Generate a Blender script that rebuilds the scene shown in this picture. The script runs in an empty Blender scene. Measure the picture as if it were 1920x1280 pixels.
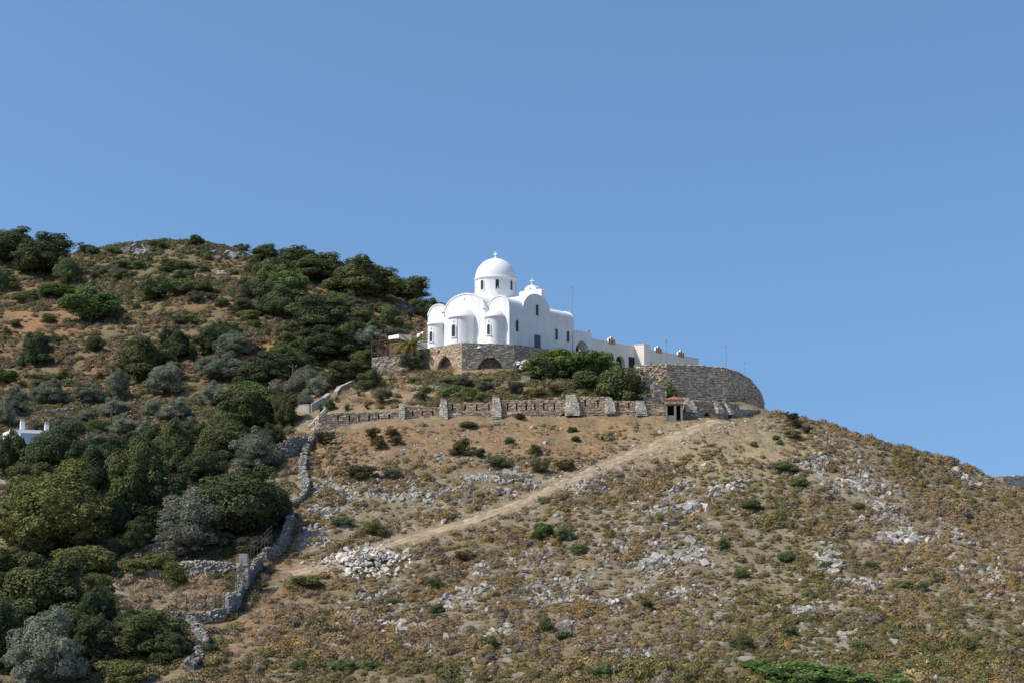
import bpy, bmesh, math, random
import numpy as np
from mathutils import Vector, Matrix

# ------------------------------------------------------------------ camera, sky, sun, exposure
S = bpy.context.scene
COL = S.collection
F = 2750.0                                    # focal length in photo pixels (1920 wide)
PITCH = math.atan(390 / F)
CP, SP = math.cos(PITCH), math.sin(PITCH)
cam_d = bpy.data.cameras.new('camera')
cam_d.sensor_width = 36.0
cam_d.lens = F / 1920 * 36.0
cam_d.clip_start = 0.5
cam_d.clip_end = 9000
cam = bpy.data.objects.new('camera', cam_d)
cam.rotation_euler = (math.pi / 2 + PITCH, 0, 0)
COL.objects.link(cam)
S.camera = cam

ELEV = math.radians(50)
AZ = Vector((-0.94, -0.34, 0)).normalized()
SUN = Vector((AZ.x * math.cos(ELEV), AZ.y * math.cos(ELEV), math.sin(ELEV)))
sun_d = bpy.data.lights.new('sun', 'SUN')
sun_d.energy = 3.65
sun_d.angle = math.radians(0.5)
sun_d.color = (1.0, 0.925, 0.80)
sun = bpy.data.objects.new('sun', sun_d)
sun.rotation_euler = SUN.to_track_quat('Z', 'Y').to_euler()
sun.location = SUN * 500
COL.objects.link(sun)

W = bpy.data.worlds.new('World')
S.world = W
W.use_nodes = True
nt = W.node_tree
sky = nt.nodes.new('ShaderNodeTexSky')
sky.sky_type = 'NISHITA'
sky.sun_disc = False
sky.sun_elevation = ELEV
sky.sun_rotation = math.atan2(AZ.x, AZ.y)
sky.altitude = 100
sky.air_density = 0.82
sky.dust_density = 1.2
sky.ozone_density = 5.0
bg = nt.nodes['Background']
tint = nt.nodes.new('ShaderNodeVectorMath'); tint.operation = 'MULTIPLY'; tint.inputs[1].default_value = (0.90, 1.01, 1.0)
nt.links.new(sky.outputs[0], tint.inputs[0]); nt.links.new(tint.outputs[0], bg.inputs[0])
bg.inputs[1].default_value = 0.145
# clear dry air: the pale band hugs the horizon less
tco = nt.nodes.new('ShaderNodeTexCoord'); vma = nt.nodes.new('ShaderNodeVectorMath'); vma.operation = 'MULTIPLY_ADD'
vma.inputs[1].default_value = (1, 1, 0.5); vma.inputs[2].default_value = (0, 0, 0.20)
vno = nt.nodes.new('ShaderNodeVectorMath'); vno.operation = 'NORMALIZE'
nt.links.new(tco.outputs['Generated'], vma.inputs[0]); nt.links.new(vma.outputs[0], vno.inputs[0]); nt.links.new(vno.outputs[0], sky.inputs[0])
S.view_settings.view_transform = 'Standard'
S.view_settings.look = 'None'
S.view_settings.exposure = 0.27
S.view_settings.gamma = 1.0

# ------------------------------------------------------------------ geometry of the view (used to measure places)
def ray(px, py):
    u = (px - 960) / F; v = (640 - py) / F
    return np.array([u, CP - v * SP, SP + v * CP])
def at(px, py, Y):
    r = ray(px, py); return r * (Y / r[1])
def at_z(px, py, z):
    r = ray(px, py); return r * (z / r[2])
def proj(x, y, z):
    d = y * CP + z * SP
    return 960 + F * x / d, 640 - F * (-y * SP + z * CP) / d

# ------------------------------------------------------------------ noise
def _h(ix, iy, seed):
    n = (ix.astype(np.int64) * 374761393 + iy.astype(np.int64) * 668265263 + seed * 974634777) & 0x7fffffff
    n = ((n ^ (n >> 13)) * 1274126177) & 0x7fffffff
    n = (n ^ (n >> 16)) & 0xffffff
    return n / float(0xffffff)
def noise(x, y, seed=0):
    x = np.asarray(x, float); y = np.asarray(y, float)
    ix = np.floor(x); iy = np.floor(y); fx = x - ix; fy = y - iy
    fx = fx * fx * (3 - 2 * fx); fy = fy * fy * (3 - 2 * fy)
    a = _h(ix, iy, seed); b = _h(ix + 1, iy, seed); c = _h(ix, iy + 1, seed); d = _h(ix + 1, iy + 1, seed)
    return a + (b - a) * fx + (c - a) * fy + (a - b - c + d) * fx * fy
def fbm(x, y, seed=0, o=4):
    t = 0; a = 0.5
    for i in range(o):
        t = t + a * noise(x * 2 ** i + 17.3 * i, y * 2 ** i - 9.1 * i, seed + i); a *= 0.5
    return t / (1 - 0.5 ** o)
def sstep(a, b, x):
    t = np.clip((x - a) / (b - a), 0, 1); return t * t * (3 - 2 * t)
def segdist(x, y, pts):
    """distance in plan from points to a polyline"""
    best = np.full(np.shape(x), 1e9)
    for (ax, ay), (bx, by) in zip(pts[:-1], pts[1:]):
        dx, dy = bx - ax, by - ay
        t = np.clip(((x - ax) * dx + (y - ay) * dy) / (dx * dx + dy * dy + 1e-9), 0, 1)
        best = np.minimum(best, np.hypot(x - ax - t * dx, y - ay - t * dy))
    return best

# ------------------------------------------------------------------ materials
def new_mat(name):
    m = bpy.data.materials.new(name); m.use_nodes = True
    n = m.node_tree.nodes; b = n['Principled BSDF']
    return m, m.node_tree, n, b
def N(nt, t, **kw):
    n = nt.nodes.new(t)
    for k, v in kw.items(): setattr(n, k, v)
    return n
def surf(name, col=None, rough=0.9, nscale=6.0, namp=0.25, bump=0.0, bscale=20.0, spec=0.2, objvar=0.0, metal=0.0, stain=0.0):
    """col None: colour comes from the mesh's own colour attribute; always broken up by noise"""
    m, t, n, b = new_mat(name)
    L = t.links.new
    tc = N(t, 'ShaderNodeTexCoord')
    geo = N(t, 'ShaderNodeNewGeometry')
    pos = geo.outputs['Position']
    if col is None:
        a = N(t, 'ShaderNodeAttribute', attribute_name='col'); c = a.outputs['Color']
    else:
        r = N(t, 'ShaderNodeRGB'); r.outputs[0].default_value = (*col, 1); c = r.outputs[0]
    if namp > 0:
        no = N(t, 'ShaderNodeTexNoise'); no.inputs['Scale'].default_value = nscale; no.inputs['Detail'].default_value = 6
        no.inputs['Roughness'].default_value = 0.65
        L(pos, no.inputs['Vector'])
        mr = N(t, 'ShaderNodeMapRange'); L(no.outputs[0], mr.inputs[0])
        mr.inputs[1].default_value = 0.25; mr.inputs[2].default_value = 0.75
        mr.inputs[3].default_value = 1 - namp; mr.inputs[4].default_value = 1 + namp
        vm = N(t, 'ShaderNodeVectorMath', operation='SCALE'); L(c, vm.inputs[0]); L(mr.outputs[0], vm.inputs['Scale']); c = vm.outputs[0]
    if stain > 0:
        no = N(t, 'ShaderNodeTexNoise'); no.inputs['Scale'].default_value = 1.0; no.inputs['Detail'].default_value = 5
        mp = N(t, 'ShaderNodeMapping'); mp.inputs['Scale'].default_value = (2.2, 2.2, 0.35)
        L(pos, mp.inputs[0]); L(mp.outputs[0], no.inputs['Vector'])
        mr = N(t, 'ShaderNodeMapRange'); L(no.outputs[0], mr.inputs[0])
        mr.inputs[1].default_value = 0.35; mr.inputs[2].default_value = 0.8
        mr.inputs[3].default_value = 1.0; mr.inputs[4].default_value = 1 - stain
        vm = N(t, 'ShaderNodeVectorMath', operation='SCALE'); L(c, vm.inputs[0]); L(mr.outputs[0], vm.inputs['Scale']); c = vm.outputs[0]
    if objvar > 0:
        oi = N(t, 'ShaderNodeObjectInfo')
        mr = N(t, 'ShaderNodeMapRange'); L(oi.outputs['Random'], mr.inputs[0])
        mr.inputs[3].default_value = 1 - objvar; mr.inputs[4].default_value = 1 + objvar
        vm = N(t, 'ShaderNodeVectorMath', operation='SCALE'); L(c, vm.inputs[0]); L(mr.outputs[0], vm.inputs['Scale']); c = vm.outputs[0]
    L(c, b.inputs['Base Color'])
    b.inputs['Roughness'].default_value = rough
    b.inputs['Specular IOR Level'].default_value = spec
    b.inputs['Metallic'].default_value = metal
    if bump > 0:
        no = N(t, 'ShaderNodeTexNoise'); no.inputs['Scale'].default_value = bscale; no.inputs['Detail'].default_value = 8
        no.inputs['Roughness'].default_value = 0.7
        L(pos, no.inputs['Vector'])
        bp = N(t, 'ShaderNodeBump'); bp.inputs['Strength'].default_value = 1.0; bp.inputs['Distance'].default_value = bump
        L(no.outputs[0], bp.inputs['Height']); L(bp.outputs[0], b.inputs['Normal'])
    return m
def leafmat(name, trans=0.22, objvar=0.18):
    m, t, n, b = new_mat(name)
    L = t.links.new
    a = N(t, 'ShaderNodeAttribute', attribute_name='col'); c = a.outputs['Color']
    oi = N(t, 'ShaderNodeObjectInfo')
    vm = N(t, 'ShaderNodeVectorMath', operation='MULTIPLY'); L(c, vm.inputs[0]); L(oi.outputs['Color'], vm.inputs[1]); c = vm.outputs[0]
    mr = N(t, 'ShaderNodeMapRange'); L(oi.outputs['Random'], mr.inputs[0])
    mr.inputs[3].default_value = 1 - objvar; mr.inputs[4].default_value = 1 + objvar
    vm = N(t, 'ShaderNodeVectorMath', operation='SCALE'); L(c, vm.inputs[0]); L(mr.outputs[0], vm.inputs['Scale']); c = vm.outputs[0]
    L(c, b.inputs['Base Color']); b.inputs['Roughness'].default_value = 0.75; b.inputs['Specular IOR Level'].default_value = 0.145
    tr = N(t, 'ShaderNodeBsdfTranslucent'); L(c, tr.inputs[0])
    mx = N(t, 'ShaderNodeMixShader'); mx.inputs[0].default_value = trans
    L(b.outputs[0], mx.inputs[1]); L(tr.outputs[0], mx.inputs[2]); L(mx.outputs[0], n['Material Output'].inputs[0])
    return m
M = {}
M['plaster'] = surf('white_plaster', (0.83, 0.82, 0.80), 0.92, 0.9, 0.05, 0.02, 4, stain=0.17)
M['plaster_roof'] = surf('white_roof_plaster', (0.84, 0.83, 0.81), 0.92, 1.5, 0.03, 0.01, 8)
M['cream'] = surf('cream_bounce_plaster', (0.83, 0.755, 0.645), 0.92, 0.8, 0.05, 0.012, 6, stain=0.10)  # cream, with bounced and grazing light on the wing put into the colour
M['terracotta'] = surf('terracotta', (0.42, 0.17, 0.08), 0.85, 10, 0.2)
M['redtile'] = surf('red_tile', (0.33, 0.13, 0.085), 0.8, 14, 0.25, 0.02, 30)
M['glass'] = surf('dark_window_glass', (0.018, 0.024, 0.035), 0.15, 3, 0.1, spec=0.5)
M['dark'] = surf('dark_opening', (0.035, 0.03, 0.026), 0.9, 6, 0.2)
M['wood'] = surf('weathered_wood', (0.12, 0.07, 0.045), 0.8, 9, 0.25)
M['palewood'] = surf('grey_pole_wood', (0.10, 0.085, 0.07), 0.8, 9, 0.25)
M['metal'] = surf('grey_metal', (0.32, 0.33, 0.34), 0.5, 9, 0.1, metal=0.4)
M['concrete'] = surf('concrete', (0.42, 0.39, 0.35), 0.95, 5, 0.18, 0.02, 12, stain=0.2)
M['stone'] = surf('laid_stone', None, 0.95, 7, 0.30, 0.05, 14)
M['rock'] = surf('limestone', None, 0.95, 3.2, 0.38, 0.12, 6, objvar=0.12)
M['ground'] = surf('hill_soil', None, 0.97, 2.6, 0.34, 0.16, 3.5)
M['track'] = surf('track_dirt', None, 0.97, 2.2, 0.25, 0.08, 5)
M['bark'] = surf('bark', (0.10, 0.08, 0.062), 0.95, 8, 0.3, 0.03, 18)
M['leaf'] = leafmat('foliage')
M['dry'] = leafmat('dry_growth', 0.12, 0.15)
M['flower'] = surf('white_petals', (0.72, 0.66, 0.66), 0.8, 9, 0.1)

# ------------------------------------------------------------------ mesh building
class MB:
    """collects faces with one colour per vertex, then becomes ONE mesh object"""
    def __init__(s): s.V = []; s.F3 = []; s.F4 = []; s.C = []; s.n = 0; s.big = []; s.mi3 = []; s.mi4 = []; s.mibig = []; s.mat = 0
    def add(s, v, faces, col=(0.5, 0.5, 0.5)):
        v = np.asarray(v, float).reshape(-1, 3)
        c = np.asarray(col, float)
        if c.ndim == 1: c = np.tile(c, (len(v), 1))
        s.V.append(v); s.C.append(c)
        for f in faces:
            f = [i + s.n for i in f]
            if len(f) == 3: s.F3.append(f); s.mi3.append(s.mat)
            elif len(f) == 4: s.F4.append(f); s.mi4.append(s.mat)
            else: s.big.append(f); s.mibig.append(s.mat)
        s.n += len(v)
    def addnp(s, v, f3=None, f4=None, col=None):
        s.V.append(v); s.C.append(col)
        if f3 is not None and len(f3): s.F3.extend((f3 + s.n).tolist()); s.mi3 += [s.mat] * len(f3)
        if f4 is not None and len(f4): s.F4.extend((f4 + s.n).tolist()); s.mi4 += [s.mat] * len(f4)
        s.n += len(v)
    def hexa(s, p, col=(.5, .5, .5)):
        s.add(p, [(0, 3, 2, 1), (4, 5, 6, 7), (0, 1, 5, 4), (1, 2, 6, 5), (2, 3, 7, 6), (3, 0, 4, 7)], col)
    def box(s, x0, x1, y0, y1, z0, z1, col=(.5, .5, .5)):
        s.hexa([(x0, y0, z0), (x1, y0, z0), (x1, y1, z0), (x0, y1, z0), (x0, y0, z1), (x1, y0, z1), (x1, y1, z1), (x0, y1, z1)], col)
    def prism(s, prof, f, t0, t1, col=(.5, .5, .5)):
        """closed 2D profile swept from t0 to t1; f(a, b, t) gives the 3D point"""
        n = len(prof)
        v = [f(a, b, t0) for a, b in prof] + [f(a, b, t1) for a, b in prof]
        fc = [tuple(range(n)), tuple(range(2 * n - 1, n - 1, -1))]
        fc += [(i, i + n, (i + 1) % n + n, (i + 1) % n) for i in range(n)]
        s.add(v, fc, col)
    def lathe(s, prof, cx=0, cy=0, n=40, a0=0, a1=2 * math.pi, col=(.5, .5, .5)):
        full = abs(a1 - a0 - 2 * math.pi) < 1e-6
        k = n if full else n + 1
        v = []
        for r, z in prof:
            for i in range(k):
                a = a0 + (a1 - a0) * i / n
                v.append((cx + r * math.cos(a), cy + r * math.sin(a), z))
        fc = []
        for j in range(len(prof) - 1):
            for i in range(n):
                i2 = (i + 1) % k
                fc.append((j * k + i, j * k + i2, (j + 1) * k + i2, (j + 1) * k + i))
        s.add(v, fc, col)
    def tube(s, pts, r, n=6, col=(.5, .5, .5)):
        pts = [np.asarray(p, float) for p in pts]
        if not isinstance(r, (list, tuple)): r = [r] * len(pts)
        v = []
        for i, p in enumerate(pts):
            d = pts[min(i + 1, len(pts) - 1)] - pts[max(i - 1, 0)]
            d = d / (np.linalg.norm(d) + 1e-9)
            up = np.array([0, 0, 1.0]) if abs(d[2]) < 0.9 else np.array([1.0, 0, 0])
            a = np.cross(d, up); a /= np.linalg.norm(a); b = np.cross(d, a)
            for k in range(n):
                an = 2 * math.pi * k / n
                v.append(p + r[i] * (a * math.cos(an) + b * math.sin(an)))
        fc = []
        for j in range(len(pts) - 1):
            for k in range(n):
                fc.append((j * n + k, j * n + (k + 1) % n, (j + 1) * n + (k + 1) % n, (j + 1) * n + k))
        fc.append(tuple(range(n))); fc.append(tuple(range(len(pts) * n - 1, (len(pts) - 1) * n - 1, -1)))
        s.add(v, fc, col)
    def mesh(s, name, mats, smooth=False):
        me = bpy.data.meshes.new(name)
        V = np.concatenate(s.V); C = np.concatenate(s.C)
        f3 = np.array(s.F3, np.int32).reshape(-1, 3); f4 = np.array(s.F4, np.int32).reshape(-1, 4)
        loops = [f3.ravel(), f4.ravel()]; sizes = [np.full(len(f3), 3), np.full(len(f4), 4)]
        for b in s.big: loops.append(np.array(b, np.int32)); sizes.append(np.array([len(b)]))
        loops = np.concatenate(loops).astype(np.int32); sizes = np.concatenate(sizes).astype(np.int32)
        starts = np.concatenate([[0], np.cumsum(sizes)[:-1]]).astype(np.int32)
        me.vertices.add(len(V)); me.vertices.foreach_set('co', V.astype(np.float32).ravel())
        me.loops.add(len(loops)); me.loops.foreach_set('vertex_index', loops)
        me.polygons.add(len(sizes)); me.polygons.foreach_set('loop_start', starts); me.polygons.foreach_set('loop_total', sizes)
        if not isinstance(mats, (list, tuple)): mats = [mats]
        for m in mats: me.materials.append(m)
        if len(mats) > 1:
            me.polygons.foreach_set('material_index', np.array(s.mi3 + s.mi4 + s.mibig, np.int32))
        a = me.color_attributes.new('col', 'FLOAT_COLOR', 'POINT')
        rgba = np.ones((len(V), 4), np.float32); rgba[:, :3] = C
        a.data.foreach_set('color', rgba.ravel())
        me.update(calc_edges=True)
        me.validate()
        me.polygons.foreach_set('use_smooth', np.full(len(me.polygons), bool(smooth)))
        return me
def link(name, me, parent=None, loc=None):
    o = bpy.data.objects.new(name, me); COL.objects.link(o)
    if parent is not None: o.parent = parent
    if loc is not None: o.location = loc
    return o
def part(name, mb, mat, parent, smooth=False, label=None):
    o = link(name, mb.mesh(name, mat, smooth), parent)
    if label: o['label'] = label
    return o
def tag(o, label, cat, group=None):
    o['label'] = label; o['category'] = cat
    if group: o['group'] = group
    return o
def thing(name, label, cat, loc=(0, 0, 0), rz=0, group=None):
    o = bpy.data.objects.new(name, None); COL.objects.link(o)
    o.empty_display_size = 0.3
    o.location = tuple(float(v) for v in loc); o.rotation_euler = (0, 0, rz)
    return tag(o, label, cat, group)
def structure(o): o['kind'] = 'structure'; return o
def stuff(o, label, cat):
    o['kind'] = 'stuff'; o['label'] = label; o['category'] = cat; return o
def arch_prof(c, hw, z0, rise, n=24):
    return [(c + hw * math.cos(math.pi * i / n), z0 + rise * math.sin(math.pi * i / n)) for i in range(n + 1)]

# ------------------------------------------------------------------ terrain: measured heights joined by a thin-plate surface
CH = at(955, 645, 165)                                  # south-east corner of the church at floor level
TH = math.radians(90 - 39.3)
DA = np.array([math.cos(TH), math.sin(TH), 0]); DB = np.array([-DA[1], DA[0], 0])
def church(x, y, z=0.0): return CH + DA * x + DB * y + np.array([0, 0, z])
ctrl = []
def cpt(px, py, Y): ctrl.append(tuple(at(px, py, Y)))
for px in (-500, -100, 300, 600, 900, 1200, 1500, 1800, 2300):
    for py, Y in ((1280, 85), (1180, 97), (1080, 109)): cpt(px, py, Y)
    ctrl.append((at(px, 1280, 60)[0], 60, -13.5)); ctrl.append((at(px, 1280, 50)[0], 50, -16.3))
for px in (600, 900, 1200):
    for py, Y in ((980, 121), (900, 132), (840, 140.5)): cpt(px, py, Y)
for px, py, Y in ((1450, 980, 122), (1700, 980, 125), (1900, 1000, 127), (2200, 1020, 128), (1450, 900, 134), (1600, 900, 138), (1750, 930, 138), (2150, 1000, 138)): cpt(px, py, Y)
for px in (-500, -200, 0, 250, 480):
    for py, Y in ((980, 121), (870, 140), (780, 162), (700, 188), (640, 215), (580, 245), (520, 280)): cpt(px, py, Y)
for px, py, Y in ((600, 808, 147), (680, 796, 147.5), (760, 786, 148), (850, 785, 148.4), (950, 784.5, 148.6), (1050, 784.5, 148.7), (1150, 785, 148.7), (1265, 787, 147.5), (1350, 782, 151), (1400, 779, 156),
                  (560, 760, 163), (540, 700, 186), (640, 690, 187), (640, 640, 212), (640, 580, 246), (700, 640, 205),
                  (520, 830, 148), (560, 850, 141),
                  (630, 760, 153), (700, 748, 155), (780, 742, 156), (880, 738, 155.5), (980, 735, 155.5), (1090, 735, 156), (1180, 745, 156.5),
                  (730, 700, 168.5), (800, 702, 164), (866, 700, 161.5), (940, 700, 162), (1030, 703, 163), (1120, 705, 165), (660, 715, 164), (1240, 757, 159),
                  (1310, 768, 159), (1370, 768, 163), (1425, 774, 174)): cpt(px, py, Y)
crest = [(1446, 777, 172), (1500, 789, 165), (1560, 800, 160), (1630, 821, 157), (1700, 843, 155), (1760, 860, 153.5), (1825, 876, 152), (1845, 901, 150), (1910, 912, 150), (2000, 945, 149), (2300, 1020, 148)]
for px, py, Y in crest:
    p = at(px, py, Y); ctrl.append(tuple(p))
    d = p / np.linalg.norm(p[:2])
    for s, dz in ((10, -3.0), (30, -13), (80, -30)): ctrl.append((p[0] + d[0] * s, p[1] + d[1] * s, p[2] + dz))
crest_l = [(-500, 520, 280), (-250, 490, 285), (0, 482, 290), (100, 478, 300), (160, 472, 312), (250, 460, 325), (370, 459, 330), (450, 470, 328), (520, 500, 318), (600, 524, 308), (700, 560, 292), (780, 585, 280), (830, 606, 268), (900, 645, 252), (980, 690, 240)]
for px, py, Y in crest_l:
    p = at(px, py + (10 if px > 200 else 6), Y); ctrl.append(tuple(p)); d = p / np.linalg.norm(p[:2])
    for s, dz in ((25, -3.0), (90, -25)): ctrl.append((p[0] + d[0] * s, p[1] + d[1] * s, p[2] + dz))
for x, y in ((2, 1), (10, 1), (2, 11), (10, 11), (6, 6)):
    p = church(x, y, -1.6); ctrl.append(tuple(p))
for x, y, z in ((18, 4, -2.8), (30, 6, -3.2), (42, 8, -3.5), (6, 18, -1.5), (18, 18, -2.5), (38, 22, -4), (50, 14, -9), (30, 40, -8)):
    ctrl.append(tuple(church(x, y, z)))
ctrl = np.array(ctrl)
def tps_fit(P):
    n = len(P); sc = 50.0
    X = P[:, :2] / sc
    r2 = ((X[:, None] - X[None]) ** 2).sum(-1)
    K = np.where(r2 > 0, 0.5 * r2 * np.log(r2 + 1e-12), 0) + np.eye(n) * 1e-4
    Q = np.c_[np.ones(n), X]
    A_ = np.zeros((n + 3, n + 3)); A_[:n, :n] = K; A_[:n, n:] = Q; A_[n:, :n] = Q.T
    w = np.linalg.solve(A_, np.r_[P[:, 2], 0, 0, 0])
    def ev(x, y):
        x = np.ravel(x) / sc; y = np.ravel(y) / sc
        out = np.empty(len(x))
        for i in range(0, len(x), 20000):
            dx = x[i:i + 20000, None] - X[None, :, 0]; dy = y[i:i + 20000, None] - X[None, :, 1]
            r = dx * dx + dy * dy + 1e-12
            out[i:i + 20000] = (0.5 * r * np.log(r)) @ w[:n] + w[n] + w[n + 1] * x[i:i + 20000] + w[n + 2] * y[i:i + 20000]
        return out
    return ev
tps = tps_fit(ctrl)
NU, NY = 600, 720
UU = np.linspace(-0.62, 0.62, NU)
YY = np.concatenate([np.geomspace(50, 185, 520, endpoint=False), np.geomspace(185, 450, 200)])
# the surface is smooth, so fit it on every 4th row and column, then refine
iu = np.r_[np.arange(0, NU, 4), NU - 1]; iu = np.unique(iu); iy = np.unique(np.r_[np.arange(0, NY, 4), NY - 1])
gu, gy = np.meshgrid(UU[iu], YY[iy])
zc = tps(gu * gy, gy).reshape(gu.shape)
tmp = np.array([np.interp(UU, UU[iu], r) for r in zc])
Z0 = np.array([np.interp(YY, YY[iy], tmp[:, j]) for j in range(NU)]).T
GU, GY = np.meshgrid(UU, YY); GX = GU * GY
def sample(Z, x, y):
    x = np.asarray(x, float); y = np.asarray(y, float)
    u = np.clip((x / y - UU[0]) / (UU[1] - UU[0]), 0, NU - 1.001)
    j = np.interp(y, YY, np.arange(NY)); j = np.clip(j, 0, NY - 1.001)
    a = u.astype(int); b = j.astype(int); fu = u - a; fj = j - b
    return (Z[b, a] * (1 - fu) + Z[b, a + 1] * fu) * (1 - fj) + (Z[b + 1, a] * (1 - fu) + Z[b + 1, a + 1] * fu) * fj
def hit(Z, px, py):
    """where the line of sight through a photo pixel meets the terrain"""
    px = np.atleast_1d(np.asarray(px, float)); py = np.atleast_1d(np.asarray(py, float))
    u = (px - 960) / F; v = (640 - py) / F
    ry = CP - v * SP
    rx = u / ry; rz = (SP + v * CP) / ry
    ys = np.arange(52, 420, 0.4)
    out = np.zeros((len(px), 3))
    for i in range(len(px)):
        zt = sample(Z, rx[i] * ys, ys); d = zt - rz[i] * ys
        k = np.argmax(d >= 0)
        if d[k] < 0: k = np.argmax(d)
        if k == 0: k = 1
        t = 0 if d[k] == d[k - 1] else np.clip(-d[k - 1] / (d[k] - d[k - 1]), 0, 1)
        Y = ys[k - 1] + t * (ys[k] - ys[k - 1])
        out[i] = (rx[i] * Y, Y, sample(Z, rx[i] * Y, Y))
    return out
track_px = [(1345, 790), (1300, 806), (1250, 825), (1190, 850), (1130, 874), (1060, 903), (980, 940), (900, 972), (830, 992), (760, 1012), (700, 1032), (620, 1058), (545, 1076)]
TRACK = hit(Z0, *zip(*track_px))[:, :2]
TRD = segdist(GX, GY, TRACK)
rough = sstep(1.2, 3.0, TRD)
PADC = segdist(GX, GY, [tuple(church(3, 6)[:2]), tuple(church(36, 4)[:2])])
rough = rough * (0.25 + 0.75 * sstep(8, 16, PADC))
far = sstep(170, 230, GY)
Zn = (fbm(GX / 9, GY / 9, 3, 3) - .5) * (1.1 + .5 * far) + (fbm(GX / 2.2, GY / 2.2, 11, 3) - .5) * (0.55 + .15 * far) + (noise(GX / .5, GY / .5, 23) - .5) * 0.12
Z = Z0 + Zn * rough * (1 - .75 * sstep(265, 300, GY))
Z = np.where(GY > 425, Z + (-17 - Z) * sstep(425, 450, GY), Z)
edge = sstep(0.57, 0.62, np.abs(GU)); Z = Z + (-17 - Z) * edge
def ground(px, py): return hit(Z, px, py)[0]
def zt(x, y): return float(sample(Z, x, y))
def plan(pix): return [tuple(p[:2]) for p in hit(Z0, *zip(*pix))]
def blob(px, py, rx, ry):
    """soft patch on the ground round the place seen at a pixel, radii in metres"""
    p = hit(Z0, [px], [py])[0]
    return np.exp(-(((GX - p[0]) / rx) ** 2 + ((GY - p[1]) / ry) ** 2))

# ground colours: soil, dry grass, stony patches, each with an outline of its own
n1 = fbm(GX / 5, GY / 5, 31, 4); n2 = fbm(GX / 1.3, GY / 1.3, 41, 4); n3 = fbm(GX / 14, GY / 14, 51, 3)
def mixc(c, col, m): return c + (np.array(col) - c) * m[..., None]
GC = np.zeros(GX.shape + (3,)) + np.array((0.245, 0.19, 0.122))
GC = mixc(GC, (0.20, 0.16, 0.085), sstep(.45, .62, n1))
GC = mixc(GC, (0.29, 0.24, 0.18), sstep(.5, .68, n2) * .7)
GC = mixc(GC, (0.36, 0.33, 0.29), sstep(.55, .62, n1 * .5 + n2 * .5) * .65 * (GY < 185) * (0.2 + .5 * sstep(.4, .6, n3)))
soil = np.clip(sum(blob(*b) for b in ((700, 830, 6, 5), (820, 820, 7, 5), (960, 825, 7, 5), (1080, 830, 6, 5), (1180, 815, 5, 5), (1280, 810, 5, 5), (640, 840, 3.5, 4), (880, 860, 5, 3), (1000, 870, 4, 3),
            (560, 1060, 4, 2.5), (520, 1090, 4, 3), (480, 1130, 3, 5), (450, 1190, 3, 4), (400, 1250, 2, 3))), 0, 1)
GC = mixc(GC, (0.27, 0.165, 0.088), soil * sstep(.25, .5, n2) * .9)
GC = mixc(GC, (0.30, 0.20, 0.105), soil * sstep(.5, .66, n2) * .8)
sand = np.clip(sum(blob(*b) for b in ((1400, 800, 6, 8), (1360, 830, 6, 5), (1440, 840, 4, 6), (1300, 850, 5, 5), (1480, 850, 3, 4))), 0, 1)
GC = mixc(GC, (0.36, 0.265, 0.165), sand * .9)
GC = mixc(GC, (0.30, 0.26, 0.13), sand * sstep(.45, .6, n1) * .5)
garden = np.clip(sum(blob(*b) for b in ((640, 740, 4, 6), (720, 735, 5, 6), (800, 725, 5, 7), (900, 720, 6, 7), (1000, 725, 6, 6), (1100, 725, 6, 6))), 0, 1)
GC = mixc(GC, (0.33, 0.245, 0.145), garden * .9)
GC = mixc(GC, (0.27, 0.15, 0.075), garden * sstep(.5, .65, n2))
hill = sstep(150, 175, GY) * sstep(-6, -24, GX)
GC = mixc(GC, (0.20, 0.145, 0.08), hill * .9)
GC = mixc(GC, (0.17, 0.145, 0.07), hill * sstep(.42, .6, n1))
GC = mixc(GC, (0.25, 0.135, 0.07), hill * sstep(.52, .68, n3 * .5 + n2 * .5))
ora = np.clip(sum(blob(*b) for b in ((40, 600, 10, 9), (110, 597, 8, 6), (20, 640, 6, 8), (30, 550, 7, 8), (680, 575, 10, 8), (650, 605, 7, 6), (720, 600, 6, 8), (90, 765, 5, 4), (60, 770, 4, 4), (260, 745, 5, 4), (350, 790, 4, 4), (300, 655, 5, 6), (505, 655, 4, 7), (380, 690, 4, 5))), 0, 1)
GC = mixc(GC, (0.34, 0.165, 0.075), ora * sstep(.35, .55, n2) * .75)
GC = mixc(GC, (0.345, 0.255, 0.16), np.exp(-(TRD / 1.9) ** 2) * sstep(.3, .55, n2))
GC = np.clip(GC * (0.86 + .28 * noise(GX / .35, GY / .35, 77))[..., None], 0, 1)
def grid_faces(ny, nx):
    i = np.arange(ny * nx).reshape(ny, nx)
    return np.stack([i[:-1, :-1], i[:-1, 1:], i[1:, 1:], i[1:, :-1]], -1).reshape(-1, 4)
mb = MB(); mb.addnp(np.stack([GX, GY, Z], -1).reshape(-1, 3), f4=grid_faces(NY, NU), col=GC.reshape(-1, 3))
structure(link('hillside', mb.mesh('hillside', M['ground'], True)))
mb = MB()
ring = [0, 40, 300, 1500, 7000]
mb.lathe([(r + .01, -16.6 - (r > 1000) * 6) for r in ring], n=48, col=(0.33, 0.275, 0.19))
structure(link('valley_floor', mb.mesh('valley_floor', M['ground'])))
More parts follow.
